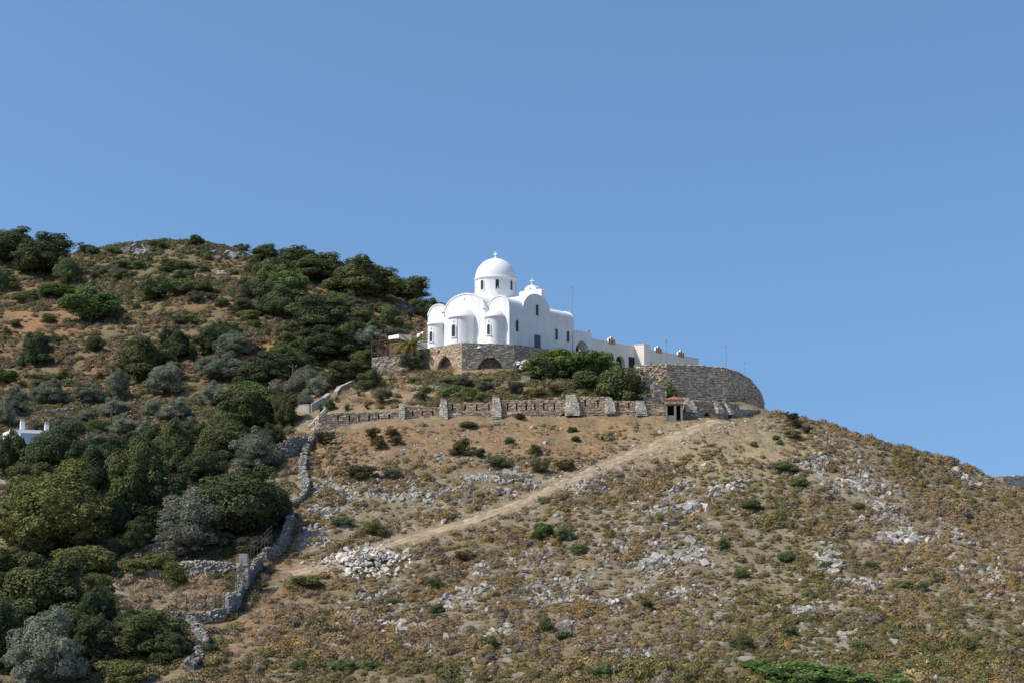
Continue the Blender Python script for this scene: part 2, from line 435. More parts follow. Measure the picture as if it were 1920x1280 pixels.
# the dirt track: one strip draped on the slope
tp = []
for a, b in zip(TRACK[:-1], TRACK[1:]):
    k = max(2, int(np.hypot(*(b - a)) / .35))
    for i in range(k): tp.append(a + (b - a) * i / k)
tp.append(TRACK[-1]); tp = np.array(tp)
for _ in range(40): tp[1:-1] = (tp[:-2] + tp[1:-1] * 2 + tp[2:]) / 4
td = np.gradient(tp, axis=0); td /= np.linalg.norm(td, axis=1)[:, None]; tn = np.c_[-td[:, 1], td[:, 0]]
K = 13; tv = []; tcol = []
for i in range(len(tp)):
    wd = .60 + .55 * float(noise(i * .07, 3.3, 5))
    for k in range(K):
        s = (k / (K - 1) * 2 - 1)
        jit = (float(noise(i * .31, k * 5.1, 9)) - .5) * .9 if k in (0, K - 1) else 0
        q = tp[i] + tn[i] * (s * wd + jit)
        h = zt(q[0], q[1]) + .06 - .17 * abs(s) ** 2.5 + (float(noise(q[0] * 1.7, q[1] * 1.7, 8)) - .5) * .22
        tv.append((q[0], q[1], h))
        g = float(noise(q[0] * 1.1, q[1] * 1.1, 66)); rut = abs(abs(s) - .5) < .2
        c = np.array((0.42, 0.32, 0.22)) if rut else np.array((0.35, 0.265, 0.165))
        g2 = float(noise(q[0] * 4.3, q[1] * 4.3, 67)); tcol.append(c * (.72 + .35 * g + .25 * g2))
mb = MB(); mb.addnp(np.array(tv), f4=grid_faces(len(tp), K), col=np.array(tcol))
structure(link('dirt_track', mb.mesh('dirt_track', M['track'], True)))

# ------------------------------------------------------------------ stone walls laid stone by stone
STONES = [(.50, .43, .35), (.39, .35, .31), (.54, .46, .36), (.31, .285, .265), (.45, .36, .27), (.42, .395, .37)]
DRYST = [(.33, .315, .30), (.25, .24, .235), (.40, .38, .35), (.20, .195, .19), (.37, .33, .27)]
WARM = [(.50, .42, .32), (.46, .37, .27), (.43, .375, .31), (.54, .47, .38), (.38, .315, .25)]
def stones(mb, P0, P1, zb, zt_, th=.5, hc=.2, ls=(.25, .6), holes=(), pal=STONES, rnd=None, jit=.02, gap=.02, core=.12, depth=None):
    """one straight length of laid stone; front is on the right walking P0 to P1. zb, zt_: (z at P0, z at P1).
    holes: (s centre, half width, z0, z1, 'slit' or 'arch')"""
    rnd = rnd or random.Random(1)
    P0 = np.asarray(P0, float)[:2]; P1 = np.asarray(P1, float)[:2]
    L = float(np.hypot(*(P1 - P0))); d = (P1 - P0) / L; nrm = np.array([d[1], -d[0]])
    def pt(s, o, z): return (P0[0] + d[0] * s + nrm[0] * o, P0[1] + d[1] * s + nrm[1] * o, z)
    def zl(z, s): return z[0] + (z[1] - z[0]) * s / L
    dep = depth or min(th, .38)
    z = min(zb); top = max(zt_)
    while z < top - .02:
        h = hc * rnd.uniform(.75, 1.3)
        blk = []
        zm = z + h / 2
        for sc, hw, a, b, kind in holes:
            if a - h * .3 < zm < b:
                w = hw
                if kind == 'arch':
                    t = max(0, (zm - a) / (b - a)); w = hw * math.sqrt(max(0, 1 - t * t))
                blk.append((sc - w, sc + w))
        blk.sort()
        free = []; s = 0.0
        for a, b in blk:
            if a > s: free.append((s, min(a, L)))
            s = max(s, b)
        if s < L: free.append((s, L))
        for a, b in free:
            s = a
            while s < b - .03:
                l = rnd.uniform(*ls)
                e = s + l
                if b - e < ls[0] * .6: e = b
                m = (s + e) / 2
                t_ = zl(zt_, m); b_ = zl(zb, m)
                if z < t_ - .03 and z + h > b_:
                    z1 = min(z + h, t_ + rnd.uniform(-.02, .03) * (jit / .02))
                    c = np.array(rnd.choice(pal)) * rnd.uniform(.75, 1.2) * np.array([1.08, 1.0, .90])
                    j = lambda: rnd.uniform(-jit, jit)
                    o = rnd.uniform(-jit, jit)
                    g = gap / 2
                    mb.hexa([pt(s + g + j(), o + j(), z + g + j() * .6), pt(e - g + j(), o + j(), z + g + j() * .6), pt(e - g, -dep, z + g), pt(s + g, -dep, z + g),
                             pt(s + g + j(), o + j(), z1 - g + j() * .6), pt(e - g + j(), o + j(), z1 - g + j() * .6), pt(e - g, -dep, z1 - g), pt(s + g, -dep, z1 - g)], c)
                s = e
        z += h
    # mortar and fill behind the face
    if core is not None:
        cuts = [0.0, L]
        for sc, hw, a, b, kind in holes:
            cuts += [max(0, sc - hw), min(L, sc + hw)]
        cuts = sorted(set(round(c, 4) for c in cuts if 0 <= c <= L))
        for a, b in zip(cuts[:-1], cuts[1:]):
            if b - a < .01: continue
            m = (a + b) / 2
            inh = [hh for hh in holes if abs(m - hh[0]) < hh[1] - .001]
            rng = [(None, None)]
            if inh:
                hh = inh[0]; rng = [(None, hh[2] - .02), (hh[3] if hh[4] == 'slit' else hh[3] + .02, None)]
            for lo, hi in rng:
                q = []
                za = [zl(zb, a) if lo is None else lo, zl(zb, b) if lo is None else lo]
                zz = [zl(zt_, a) - .04 if hi is None else hi, zl(zt_, b) - .04 if hi is None else hi]
                if zz[0] <= za[0] + .02: continue
                mb.hexa([pt(a, -core, za[0]), pt(b, -core, za[1]), pt(b, -th, za[1]), pt(a, -th, za[0]),
                         pt(a, -core, zz[0]), pt(b, -core, zz[1]), pt(b, -th, zz[1]), pt(a, -th, zz[0])], np.array(pal[min(3, len(pal) - 1)]) * .75)
    return pt, L

# ------------------------------------------------------------------ the white church
ch = thing('church', 'large white domed church with three rounded apses on a stone podium', 'church', CH, TH)
white = M['plaster']; wroof = M['plaster_roof']
LX, LY = 12.25, 12.6
fx = lambda a, b, t: (t, a, b)      # profile in y,z swept along x
fy = lambda a, b, t: (a, t, b)      # profile in x,z swept along y
mb = MB()
mb.box(0, LX, 0, LY, -1.6, 4.45)
mb.box(-.6, -.002, 3.15, 9.45, -1.6, 4.45)
mb.prism(arch_prof(6.3, 3.15, 4.45, 1.95), fx, -.6, -.35)
mb.prism(arch_prof(1.6, 1.6, 4.45, 1.27), fx, 0, .25)
mb.prism(arch_prof(11.0, 1.6, 4.45, 1.27), fx, 0, .25)
mb.prism(arch_prof(5.05, 2.55, 4.45, 1.98), fy, 0, .25)
mb.prism(arch_prof(5.05, 2.55, 4.45, 1.98), fy, LY - .25, LY)
mb.prism(arch_prof(6.3, 3.15, 4.45, 1.95), fx, LX - .25, LX)
mb.prism(arch_prof(1.6, 1.6, 4.45, .95), fx, LX - .25, LX)
mb.prism(arch_prof(11.0, 1.6, 4.45, .95), fx, LX - .25, LX)
part('wall', mb, white, ch)
def roof(name, prof, f, a, b):
    m_ = MB(); m_.prism(prof, f, a, b); return part(name, m_, wroof, ch)
roof('roof', arch_prof(6.3, 3.11, 4.44, 1.90), fx, -.35, LX - .25)
roof('roof', arch_prof(5.05, 2.50, 4.43, 1.93), fy, .25, LY - .25)
roof('roof', arch_prof(1.6, 1.57, 4.42, 1.23), fx, .25, 2.7)
roof('roof', arch_prof(11.0, 1.57, 4.42, 1.23), fx, .25, 2.7)
roof('roof', arch_prof(1.6, 1.57, 4.42, .92), fx, 7.4, LX - .25)
roof('roof', arch_prof(11.0, 1.57, 4.42, .92), fx, 7.4, LX - .25)
# raised plaster edge round each arched end
def rim(c, hw, z0, rise, f, t0, t1, w=.11):
    o = arch_prof(c, hw + .03, z0, rise + .05); i = arch_prof(c, hw - w, z0, rise - w)
    mm = MB()
    n = len(o)
    v = [f(a, b, t0) for a, b in o] + [f(a, b, t0) for a, b in i] + [f(a, b, t1) for a, b in o] + [f(a, b, t1) for a, b in i]
    fc = []
    for k in range(n - 1):
        fc += [(k, k + 1, n + k + 1, n + k), (2 * n + k, 3 * n + k, 3 * n + k + 1, 2 * n + k + 1), (k, 2 * n + k, 2 * n + k + 1, k + 1), (n + k, n + k + 1, 3 * n + k + 1, 3 * n + k)]
    mm.add(v, fc); part('arch_moulding', mm, white, ch)
rim(6.3, 3.15, 4.46, 1.95, fx, -.66, -.5)
rim(1.6, 1.6, 4.46, 1.27, fx, -.06, .1)
rim(11.0, 1.6, 4.46, 1.27, fx, -.06, .1)
# drum, cornice, dome
CXD, CYD = 5.05, 6.3
dr = MB(); dr.lathe([(0, 5.0), (2.42, 5.0), (2.42, 8.82), (0, 8.82)], CXD, CYD, 64); part('drum', dr, white, ch, False)
co = MB(); co.lathe([(2.40, 8.72), (2.53, 8.74), (2.58, 8.82), (2.58, 8.90), (2.52, 8.97), (2.30, 9.0)], CXD, CYD, 64); part('cornice', co, white, ch, True)
dm = MB(); dm.lathe([(2.44 * math.cos(t), 8.94 + 2.5 * math.sin(t)) for t in np.linspace(0, math.pi / 2, 20)], CXD, CYD, 64); dome = part('dome', dm, wroof, ch, True)
def cross(mb, x, y, z, h, w=.34, t=.06, ax='y'):
    """flared cross standing at (x,y,z); arms run along ax"""
    def bx(a0, a1, z0, z1):
        if ax == 'y': mb.box(x - t / 2, x + t / 2, y + a0, y + a1, z0, z1)
        else: mb.box(x + a0, x + a1, y - t / 2, y + t / 2, z0, z1)
    bx(-t / 2, t / 2, z, z + h)
    zc_ = z + h * .62
    bx(-w, -t / 2 - .001, zc_ - t / 2, zc_ + t / 2); bx(t / 2 + .001, w, zc_ - t / 2, zc_ + t / 2)
    for a in (-w - .03, w + .001):
        bx(a, a + .03, zc_ - t * 1.1, zc_ + t * 1.1)
    bx(-t * 1.1, t * 1.1, z + h + .001, z + h + .035)
c_ = MB(); c_.lathe([(0.0, 11.40), (.17, 11.40), (.19, 11.52), (.10, 11.62), (0, 11.64)], CXD, CYD, 12); cross(c_, CXD, CYD, 11.62, .62, .26, .09); part('cross', c_, white, dome)
# arched windows: a plaster surround with the dark glazing set inside it
def win_frame(f, c, hw, z0, z1, t, out, w=.07, sill=True):
    m_ = MB(); zs = z1 - hw
    pr = [(c - hw, z0)] + [(c - hw * math.cos(math.pi * i / 12), zs + hw * math.sin(math.pi * i / 12)) for i in range(13)] + [(c + hw, z0)]
    po = [(c - hw - w, z0)] + [(c - (hw + w) * math.cos(math.pi * i / 12), zs + (hw + w) * math.sin(math.pi * i / 12)) for i in range(13)] + [(c + hw + w, z0)]
    n = len(pr)
    v = [f(a, b, t + out) for a, b in pr] + [f(a, b, t + out) for a, b in po] + [f(a, b, t) for a, b in pr] + [f(a, b, t) for a, b in po]
    fc = []
    for k in range(n - 1):
        fc += [(k, k + 1, n + k + 1, n + k), (k, k + 1, 2 * n + k + 1, 2 * n + k), (n + k, n + k + 1, 3 * n + k + 1, 3 * n + k)]
    m_.add(v, fc)
    if sill:
        a0, a1 = c - hw - w - .04, c + hw + w + .04
        p = [f(a0, z0 - .09, t + out * 1.8), f(a1, z0 - .09, t + out * 1.8), f(a1, z0 - .09, t), f(a0, z0 - .09, t), f(a0, z0 - .004, t + out * 1.8), f(a1, z0 - .004, t + out * 1.8), f(a1, z0 - .004, t), f(a0, z0 - .004, t)]
        m_.hexa(p)
    return m_, pr
def win_glass(f, pr, t, out):
    g = MB(); n = len(pr)
    g.add([f(a, b, t + out) for a, b in pr], [tuple(range(n))]); return g
def bars(f, c, hw, z0, z1, t):
    m_ = MB()
    for a in (c,):
        p = [f(a - .015, z0, t), f(a + .015, z0, t), f(a + .015, z1, t), f(a - .015, z1, t)]; m_.add(p, [(0, 1, 2, 3)])
    for k in (1, 2, 3):
        zz = z0 + (z1 - z0) * k / 4.2
        p = [f(c - hw, zz - .012, t), f(c + hw, zz - .012, t), f(c + hw, zz + .012, t), f(c - hw, zz + .012, t)]; m_.add(p, [(0, 1, 2, 3)])
    return m_
def window(parent, f, c, hw, z0, z1, t, out, sill=True, lead=False):
    fr, pr = win_frame(f, c, hw, z0, z1, t, out, sill=sill)
    w = part('window', fr, white, parent)
    part('pane', win_glass(f, pr, t, out * .15), M['glass'], w)
    part('glazing_bar', bars(f, c, hw, z0, z1 - hw * .3, t + out * .4), M['wood'] if not lead else white, w)
    return w
for c, z0, z1 in ((1.34, 1.58, 2.94), (5.05, 3.87, 5.2), (8.74, 1.44, 2.79), (10.99, 1.43, 2.77)):
    window(ch, fy, c, .27, z0, z1, 0, -.07)
for c in (1.7, 10.9): window(ch, fy, c, .27, 1.5, 2.85, LY, .07)
for k in range(8):
    an = math.radians(180 + 45 * k)
    rr = 2.44
    def fd(a, b, t, an=an):
        r = rr + t; al = an + a / rr
        return (CXD + r * math.cos(al), CYD + r * math.sin(al), b)
    window(ch, fd, 0, .21, 7.32, 8.5, 0, .06, lead=(k == 7))
# the metal-barred doorway on the shaded side
d_ = MB(); d_.box(4.34, 5.8, -.05, -.002, .0, 1.74)
door = MB()
fr = [(4.34, 4.44), (5.69, 5.79)]
for a, b in fr: door.box(a, b, -.08, -.0, 0, 1.7)
door.box(4.442, 5.688, -.08, 0, 1.62, 1.7)
dd = part('door', door, white, ch)
g = MB(); g.add([(4.44, -.012, 0), (5.69, -.012, 0), (5.69, -.012, 1.62), (4.44, -.012, 1.62)], [(0, 1, 2, 3)]); part('pane', g, M['glass'], dd)
g = MB()
for k in range(7): g.box(4.48 + k * .19, 4.515 + k * .19, -.06, -.03, 0, 1.62)
for k in range(5): g.box(4.44, 5.69, -.065, -.061, .1 + k * .36, .14 + k * .36)
part('grille', g, M['metal'], dd)
# the three apses
for yc, r, ze, zr, x0, wy in ((6.25, 1.52, 3.5, 4.75, -.95, -.6), (1.85, 1.08, 3.22, 4.1, -.35, 0), (10.7, 1.08, 3.22, 4.0, -.35, 0)):
    a = MB(); a.lathe([(r, -1.6), (r, ze)], x0, yc, 40, math.pi / 2, math.pi * 1.5)
    for s_ in (-1, 1): a.add([(x0, yc + s_ * r, -1.6), (wy - .002, yc + s_ * r, -1.6), (wy - .002, yc + s_ * r, ze), (x0, yc + s_ * r, ze)], [(0, 1, 2, 3)])
    ap = part('apse', a, white, ch, False)
    rf = MB(); ro = r + .17
    prof = [(r - .02, ze - .12), (ro - .03, ze - .10), (ro, ze - .03), (ro - .02, ze + .04)] + [(ro * (1 - t) ** .8, ze + .05 + (zr - ze) * math.sin(t * math.pi / 2) ** .9) for t in np.linspace(.04, 1, 12)]
    rf.lathe(prof, x0, yc, 40, math.pi / 2, math.pi * 1.5)
    sec = [(yc - a_, b_) for a_, b_ in prof] + [(yc + a_, b_) for a_, b_ in prof[-2::-1]]
    rf.prism(sec, fx, x0, wy - .003); part('apse_roof', rf, wroof, ap, False)
    def fa(a_, b_, t, yc=yc, r=r, x0=x0):
        al = math.pi - a_ / r
        return (x0 + (r + t) * math.cos(al), yc + (r + t) * math.sin(al), b_)
    hw, z0, z1 = (.26, 1.15, 2.55) if r > 1.3 else (.2, 1.1, 2.28)
    frm, pr = win_frame(fa, 0, hw, z0, z1, 0, .09, w=.10); part('window', frm, white, ap)
    g2 = MB(); g2.add([fa(p, q, .05) for p, q in pr], [tuple(range(len(pr)))]); part('window_pane', g2, M['glass'], ap)
    cr = MB()
    for (a0, a1, b0, b1) in ((-.025, .025, z1 + .12, z1 + .52), (-.11, -.026, z1 + .33, z1 + .39), (.026, .11, z1 + .33, z1 + .39)):
        cr.hexa([fa(a0, b0, .0), fa(a1, b0, .0), fa(a1, b0, .03), fa(a0, b0, .03), fa(a0, b1, .0), fa(a1, b1, .0), fa(a1, b1, .03), fa(a0, b1, .03)])
    part('cross', cr, M['metal'], ap)
# pipes, gargoyle spouts, the small round hole under the central arch
pp = MB(); pp.tube([(-2.4, 5.75, -.2), (-2.4, 5.75, 3.35)], .022); part('conductor_rod', pp, M['metal'], ch)
for x, z1 in ((3.72, 2.5), (11.9, 2.4)):
    pp = MB(); pp.tube([(x, -.05, -.2), (x, -.05, z1), (x + .35 * (x > 6), -.05, z1 + .4)], .035); part('downpipe', pp, white if x < 6 else M['metal'], ch)
pp = MB(); pp.tube([(CXD - 1.9, CYD - 1.75, 6.3), (CXD - 1.72, CYD - 1.78, 7.6)], .03); part('downpipe', pp, white, ch)
for y, z in ((3.1, 4.15), (9.5, 4.4)):
    pp = MB(); pp.box(-.95, -.6, y - .06, y + .06, z, z + .14); part('rain_spout', pp, M['concrete'], ch)
hl = MB(); hl.lathe([(0, 0), (.07, 0), (.07, .02)], n=12)
hl = MB(); hl.add([(-.604, 6.25 + .07 * math.cos(t), 5.72 + .09 * math.sin(t)) for t in np.linspace(0, 2 * math.pi, 12, endpoint=False)], [tuple(range(12))]); part('vent_hole', hl, M['dark'], ch)
# bell gable over the west end
bx0, bx1, by = 11.35, 12.05, 6.0
prof = [(by - 1.75, 6.0), (by - 1.75, 8.32), (by - 1.55, 8.42), (by - .95, 8.42)]
prof += [(by + .95 * -math.cos(math.pi * i / 14) , 8.46 + .62 * math.sin(math.pi * i / 14)) for i in range(15)]
prof += [(by + 1.0, 8.42), (by + 1.55, 8.42), (by + 1.75, 8.3), (by + 1.75, 6.0)]
g = MB(); g.prism(prof, fx, bx0, bx1); bg_ = part('bell_gable', g, white, ch)
for yy, zz, hw, hh in ((by, 8.62, .13, .13), (by, 7.0, .42, .75)):
    a = MB(); pr = [(yy + hw * math.cos(t), zz + hh * math.sin(t)) for t in np.linspace(0, 2 * math.pi, 16, endpoint=False)]
    a.add([(bx0 - .01, p, q) for p, q in pr], [tuple(range(16))]); part('bell_opening', a, M['concrete'] if hw < .2 else M['dark'], bg_)
c_ = MB(); c_.box((bx0 + bx1) / 2 - .15, (bx0 + bx1) / 2 + .15, by - .17, by + .17, 9.04, 9.2); cross(c_, (bx0 + bx1) / 2, by, 9.2, .72, .3, .08); part('cross', c_, white, bg_)

# ------------------------------------------------------------------ gateway and monastery wing
gw = thing('gateway', 'white archway wall joining the church to the long cream wing', 'gateway', church(LX, 0), TH)
gm = MB(); L0 = .02; L1 = 3.55; tops = 3.08
ac, ar, asz = 1.68, 1.36, .55
n = 20; arc = [(ac - ar * math.cos(math.pi * i / n), asz + ar * math.sin(math.pi * i / n)) for i in range(n + 1)]
prof = [(L0, -1.6), (L0, tops), (L1, tops), (L1, -1.6), (ac + ar, -1.6)] + arc[::-1] + [(ac - ar, -1.6)]
# front and back faces as strips round the opening, plus the underside of the arch
y0, y1 = .0, 1.5
def strip(y):
    v = []; fc = []
    for i, (a, b) in enumerate(arc): v += [(a, y, b), (a, y, tops)]
    for i in range(n): fc.append((2 * i, 2 * i + 1, 2 * i + 3, 2 * i + 2))
    gm.add(v, fc)
    gm.add([(L0, y, -1.6), (L0, y, tops), (ac - ar, y, tops), (ac - ar, y, -1.6)], [(0, 1, 2, 3)])
    gm.add([(ac + ar, y, -1.6), (ac + ar, y, tops), (L1, y, tops), (L1, y, -1.6)], [(0, 1, 2, 3)])
strip(y0); strip(y1)
gm.add([(L0, y0, tops), (L1, y0, tops), (L1, y1, tops), (L0, y1, tops)], [(0, 1, 2, 3)])
gm.add([(L1, y0, -1.6), (L1, y1, -1.6), (L1, y1, tops), (L1, y0, tops)], [(0, 1, 2, 3)])
v = []
full = [(ac - ar, -1.6)] + arc + [(ac + ar, -1.6)]
for a, b in full: v += [(a, y0, b), (a, y1, b)]
gm.add(v, [(2 * i, 2 * i + 1, 2 * i + 3, 2 * i + 2) for i in range(len(full) - 1)])
part('wall', gm, white, gw)
lm = MB(); lm.box(L1 - .42, L1 - .12, .15, .45, tops + .002, tops + .10); lm.lathe([(0, tops + .1), (.15, tops + .1), (.17, tops + .32), (.09, tops + .42), (0, tops + .43)], L1 - .27, .3, 10); part('lamp', lm, M['metal'], gw)
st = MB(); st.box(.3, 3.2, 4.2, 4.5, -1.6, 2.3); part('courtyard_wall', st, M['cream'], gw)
wg = thing('monastery_wing', 'long low cream wing with parapet vents running right from the church', 'building', church(15.9, 1.5), TH)
WL = 26.7; WT = 2.70
w = MB()
def wall_with_arches(mb, y, x0, x1, zb, ztop, archs):
    """front face with arched openings left open"""
    x = x0
    for c, hw, sp, rise in archs:
        mb.add([(x, y, zb), (c - hw, y, zb), (c - hw, y, ztop), (x, y, ztop)], [(0, 1, 2, 3)])
        ap_ = [(c - hw * math.cos(math.pi * i / 14), sp + rise * math.sin(math.pi * i / 14)) for i in range(15)]
        v = []
        for a, b in ap_: v += [(a, y, b), (a, y, ztop)]
        mb.add(v, [(2 * i, 2 * i + 2, 2 * i + 3, 2 * i + 1) for i in range(14)])
        rv = [(c - hw, zb)] + ap_ + [(c + hw, zb)]; v = []
        for a, b in rv: v += [(a, y, b), (a, y + .5, b)]
        mb.add(v, [(2 * i, 2 * i + 1, 2 * i + 3, 2 * i + 2) for i in range(len(rv) - 1)])
        x = c + hw
    mb.add([(x, y, zb), (x1, y, zb), (x1, y, ztop), (x, y, ztop)], [(0, 1, 2, 3)])
archs = [(3.8, .75, .3, .75), (8.1, .98, .35, .9), (14.4, 1.05, .55, .95)]
wall_with_arches(w, 0, 0, WL, -3.4, WT, archs)
w.add([(0, 0, WT), (WL, 0, WT), (WL, .35, WT), (0, .35, WT)], [(0, 1, 2, 3)])
w.add([(WL, 0, -3.4), (WL, 5, -3.4), (WL, 5, WT), (WL, 0, WT)], [(0, 1, 2, 3)])
w.add([(0, 5, -3.4), (WL, 5, -3.4), (WL, 5, WT), (0, 5, WT)], [(0, 1, 2, 3)])
w.add([(0, .35, WT), (WL, .35, WT), (WL, .35, WT - .5), (0, .35, WT - .5)], [(0, 1, 2, 3)])
w.add([(0, .35, WT - .5), (WL, .35, WT - .5), (WL, 5, WT - .5), (0, 5, WT - .5)], [(0, 1, 2, 3)])
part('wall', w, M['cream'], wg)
cp_ = MB(); cp_.box(-.02, WL + .03, -.05, .40, WT + .002, WT + .07); part('coping', cp_, white, wg)
for c, hw, sp, rise in archs:
    a = MB(); pr = [(c - hw, -3.3)] + [(c - hw * math.cos(math.pi * i / 14), sp + rise * math.sin(math.pi * i / 14)) for i in range(15)] + [(c + hw, -3.3)]
    a.add([(p, .5, q) for p, q in pr], [tuple(range(len(pr)))]); part('arched_opening', a, M['dark'], wg)
# projecting white block with the doorway beside it
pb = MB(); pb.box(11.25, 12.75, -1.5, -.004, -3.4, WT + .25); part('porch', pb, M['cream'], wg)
cp_ = MB(); cp_.box(11.2, 12.8, -1.55, .0, WT + .255, WT + .315); part('coping', cp_, white, wg)
dw = MB(); dw.box(9.95, 11.2, -.03, -.002, -2.5, 1.35); part('doorway', dw, M['dark'], wg)
def vent(parent, x0, y0, zb, step=.42, sc=1.0):
    """three arched terracotta openings stepping up under white caps"""
    fr = MB(); te = MB()
    for k, hgt in enumerate((.72, .95, .72)):
        c = x0 + k * step * sc; hw = step * sc * .5
        def prof_(w, h): return [(c - w, zb)] + [(c - w * math.cos(math.pi * i / 10), zb + h - w + w * math.sin(math.pi * i / 10)) for i in range(11)] + [(c + w, zb)]
        fr.prism(prof_(hw - .004, hgt * sc), fy, y0, y0 + .22)
        te.prism(prof_(hw * .72, hgt * sc - .08), fy, y0 - .02, y0 + .1)
    v_ = part('roof_vent', fr, white, parent); part('terracotta_opening', te, M['terracotta'], v_)
for c in (5.7, 16.3, 21.7): vent(wg, c, -.08, WT - .18, .5)

# ------------------------------------------------------------------ podium under the church, terrace walls, rampart
rs = random.Random(5)
RP0 = at_z(1188, 683.5, 20.7)
pod = thing('stone_podium', 'tall stone podium with two blind arches carrying the white church', 'retaining wall', at_z(866, 642, 22.98))
PO = np.array(pod.location)
pz = 22.96
pp_ = [at_z(805, 652, pz), at_z(866, 642, pz), at_z(964, 645, pz), at_z(1034, 655.5, pz), at_z(1100, 666.6, pz)]
pb_ = [at(805, 697, 164.0)[2], at(866, 696, 161.0)[2], at(964, 696, 161.5)[2], at(1034, 702, 163)[2] - .5, at(1100, 705, 165)[2] - 1]
pb_ = [min(b, pz - 3.2) for b in pb_]
def arc_hole(i, px, hwpx, ptop, pbot):
    """arch on face i whose middle is seen at px"""
    a, b = pp_[i], pp_[i + 1]
    best = min(np.linspace(0, 1, 400), key=lambda t: abs(proj(*(a + (b - a) * t))[0] - px)); q = a + (b - a) * best
    L_ = np.hypot(*(b - a)[:2]); s = best * L_
    l = min(np.linspace(0, 1, 400), key=lambda t: abs(proj(*(a + (b - a) * t))[0] - (px - hwpx)))
    return (s, abs(best - l) * L_, at(px, pbot, q[1])[2], at(px, ptop, q[1])[2], 'arch')
holes = {0: [arc_hole(0, 834, 16, 668, 699)], 1: [arc_hole(1, 920, 27, 669, 700)], 2: [], 3: []}
wall = MB()
for i in range(4):
    stones(wall, pp_[i] - PO, pp_[i + 1] - PO, (pb_[i] - 1.2 - PO[2], pb_[i + 1] - 1.2 - PO[2]), (pz - PO[2], pz - PO[2]), 1.2, .17, (.22, .6),
           [(s, hw, a - PO[2] - .6, b - PO[2], k) for s, hw, a, b, k in holes[i]], WARM if i == 0 else [(.53, .47, .39), (.44, .395, .34), (.57, .50, .41), (.37, .34, .30), (.48, .40, .32)] if i == 1 else STONES, rs, .03, .025, .14)
part('wall', wall, M['stone'], pod)
q = pp_[4] - PO
stones(wall, q, RP0 - PO + np.array([0, .3, 0]), (q[2] - 6, q[2] - 6), (q[2] - .4, RP0[2] - PO[2]), .8, .2, (.25, .6), (), STONES, rs, .03)
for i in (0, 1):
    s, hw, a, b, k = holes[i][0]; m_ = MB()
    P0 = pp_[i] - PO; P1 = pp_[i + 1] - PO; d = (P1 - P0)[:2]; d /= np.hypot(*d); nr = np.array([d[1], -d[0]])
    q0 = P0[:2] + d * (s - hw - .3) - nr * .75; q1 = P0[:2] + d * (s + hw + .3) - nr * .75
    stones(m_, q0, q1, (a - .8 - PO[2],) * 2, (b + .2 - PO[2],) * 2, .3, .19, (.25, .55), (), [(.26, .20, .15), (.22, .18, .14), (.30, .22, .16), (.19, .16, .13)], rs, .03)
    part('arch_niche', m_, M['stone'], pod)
fl = MB(); bk = [church(13.5, 3, -.2), church(13.5, 14.5, -.2), church(-3.5, 15.5, -.2)]
fl.add([p - PO + np.array([0, 0, -.05 if j < 5 else .1]) for j, p in enumerate(pp_ + bk)], [tuple(range(8))], (.4, .37, .32)); part('terrace_floor', fl, M['concrete'], pod)
lamp = MB(); q = at_z(897, 653, pz - .5); q = pp_[1] + (pp_[2] - pp_[1]) * .33 - PO; lamp.lathe([(.22, -.62), (.20, -.5), (.10, -.40), (0, -.36)], q[0], q[1] - .12, 12); part('floodlight', lamp, white, pod)
hm = MB(); q = pp_[0] + (pp_[1] - pp_[0]) * .3 - PO; nr = np.array([-.65, -.76]); tt = np.array([.76, -.65])
hm.add([(q[0] + nr[0] * .03 + tt[0] * .17 * math.cos(t), q[1] + nr[1] * .03 + tt[1] * .17 * math.cos(t), -.62 + .2 * math.sin(t)) for t in np.linspace(0, 2 * math.pi, 12, endpoint=False)], [tuple(range(12))]); part('drain_hole', hm, M['dark'], pod)

# lower stone wall left of the podium with a pergola on it
tw = thing('terrace_wall', 'low pale stone wall under the wooden pergola left of the podium', 'wall', at(698, 690, 171))
TO = np.array(tw.location); m_ = MB()
t0, t1 = at(698, 671, 171), at(748, 664, 170.4)
stones(m_, t0 - TO, t1 - TO, (-1.6, -1.6), (t0[2] - TO[2], t1[2] - TO[2]), .6, .2, (.3, .6), (), [(.48, .43, .36), (.42, .38, .33), (.38, .33, .27), (.30, .27, .24)], rs, .04)
stones(m_, t1 - TO, pp_[0] - TO + np.array([-.1, .6, 0]), (-1.6, -1.6), (t1[2] - TO[2], t1[2] - TO[2] + .3), .6, .2, (.3, .6), (), WARM, rs, .04)
q = np.array(at(698, 690, 182)) - TO; stones(m_, (q[0], q[1] + 6), t0 - TO, (-1.2, -1.6), (t0[2] - TO[2],) * 2, .6, .2, (.3, .6), (), STONES, rs, .04)
part('wall', m_, M['stone'], tw)
pg = thing('pergola', 'brown timber pergola with sloping roof slats beside the palm', 'pergola', at(700, 671, 172))
GO = np.array(pg.location)
def pgp(px, py, Y): return at(px, py, Y) - GO
for px, top in ((697.5, 641), (717, 640), (736.5, 637), (748, 636)):
    b = MB(); b.tube([pgp(px, 692 if px < 700 else 672, 171.6), pgp(px, top, 171.6)], .07, 6); part('post', b, M['wood'], pg)
for px, top in ((708, 645), (727, 643), (745, 641)):
    b = MB(); b.tube([pgp(px, 672, 175.5), pgp(px, top, 175.5)], .07, 6); part('post', b, M['wood'], pg)
for Y, dy in ((171.6, 0), (175.5, 4)):
    b = MB(); b.tube([pgp(695, 642 + dy, Y), pgp(752, 635 + dy, Y)], .09, 6); part('beam', b, M['wood'], pg)
for k in range(11):
    px = 698 + k * 5; b = MB(); z = 641.3 - k * .62
    b.tube([pgp(px, z - 1.2, 171.2), pgp(px + 1.2, z + 3.0, 176)], .055, 5); part('slat', b, M['wood'], pg)

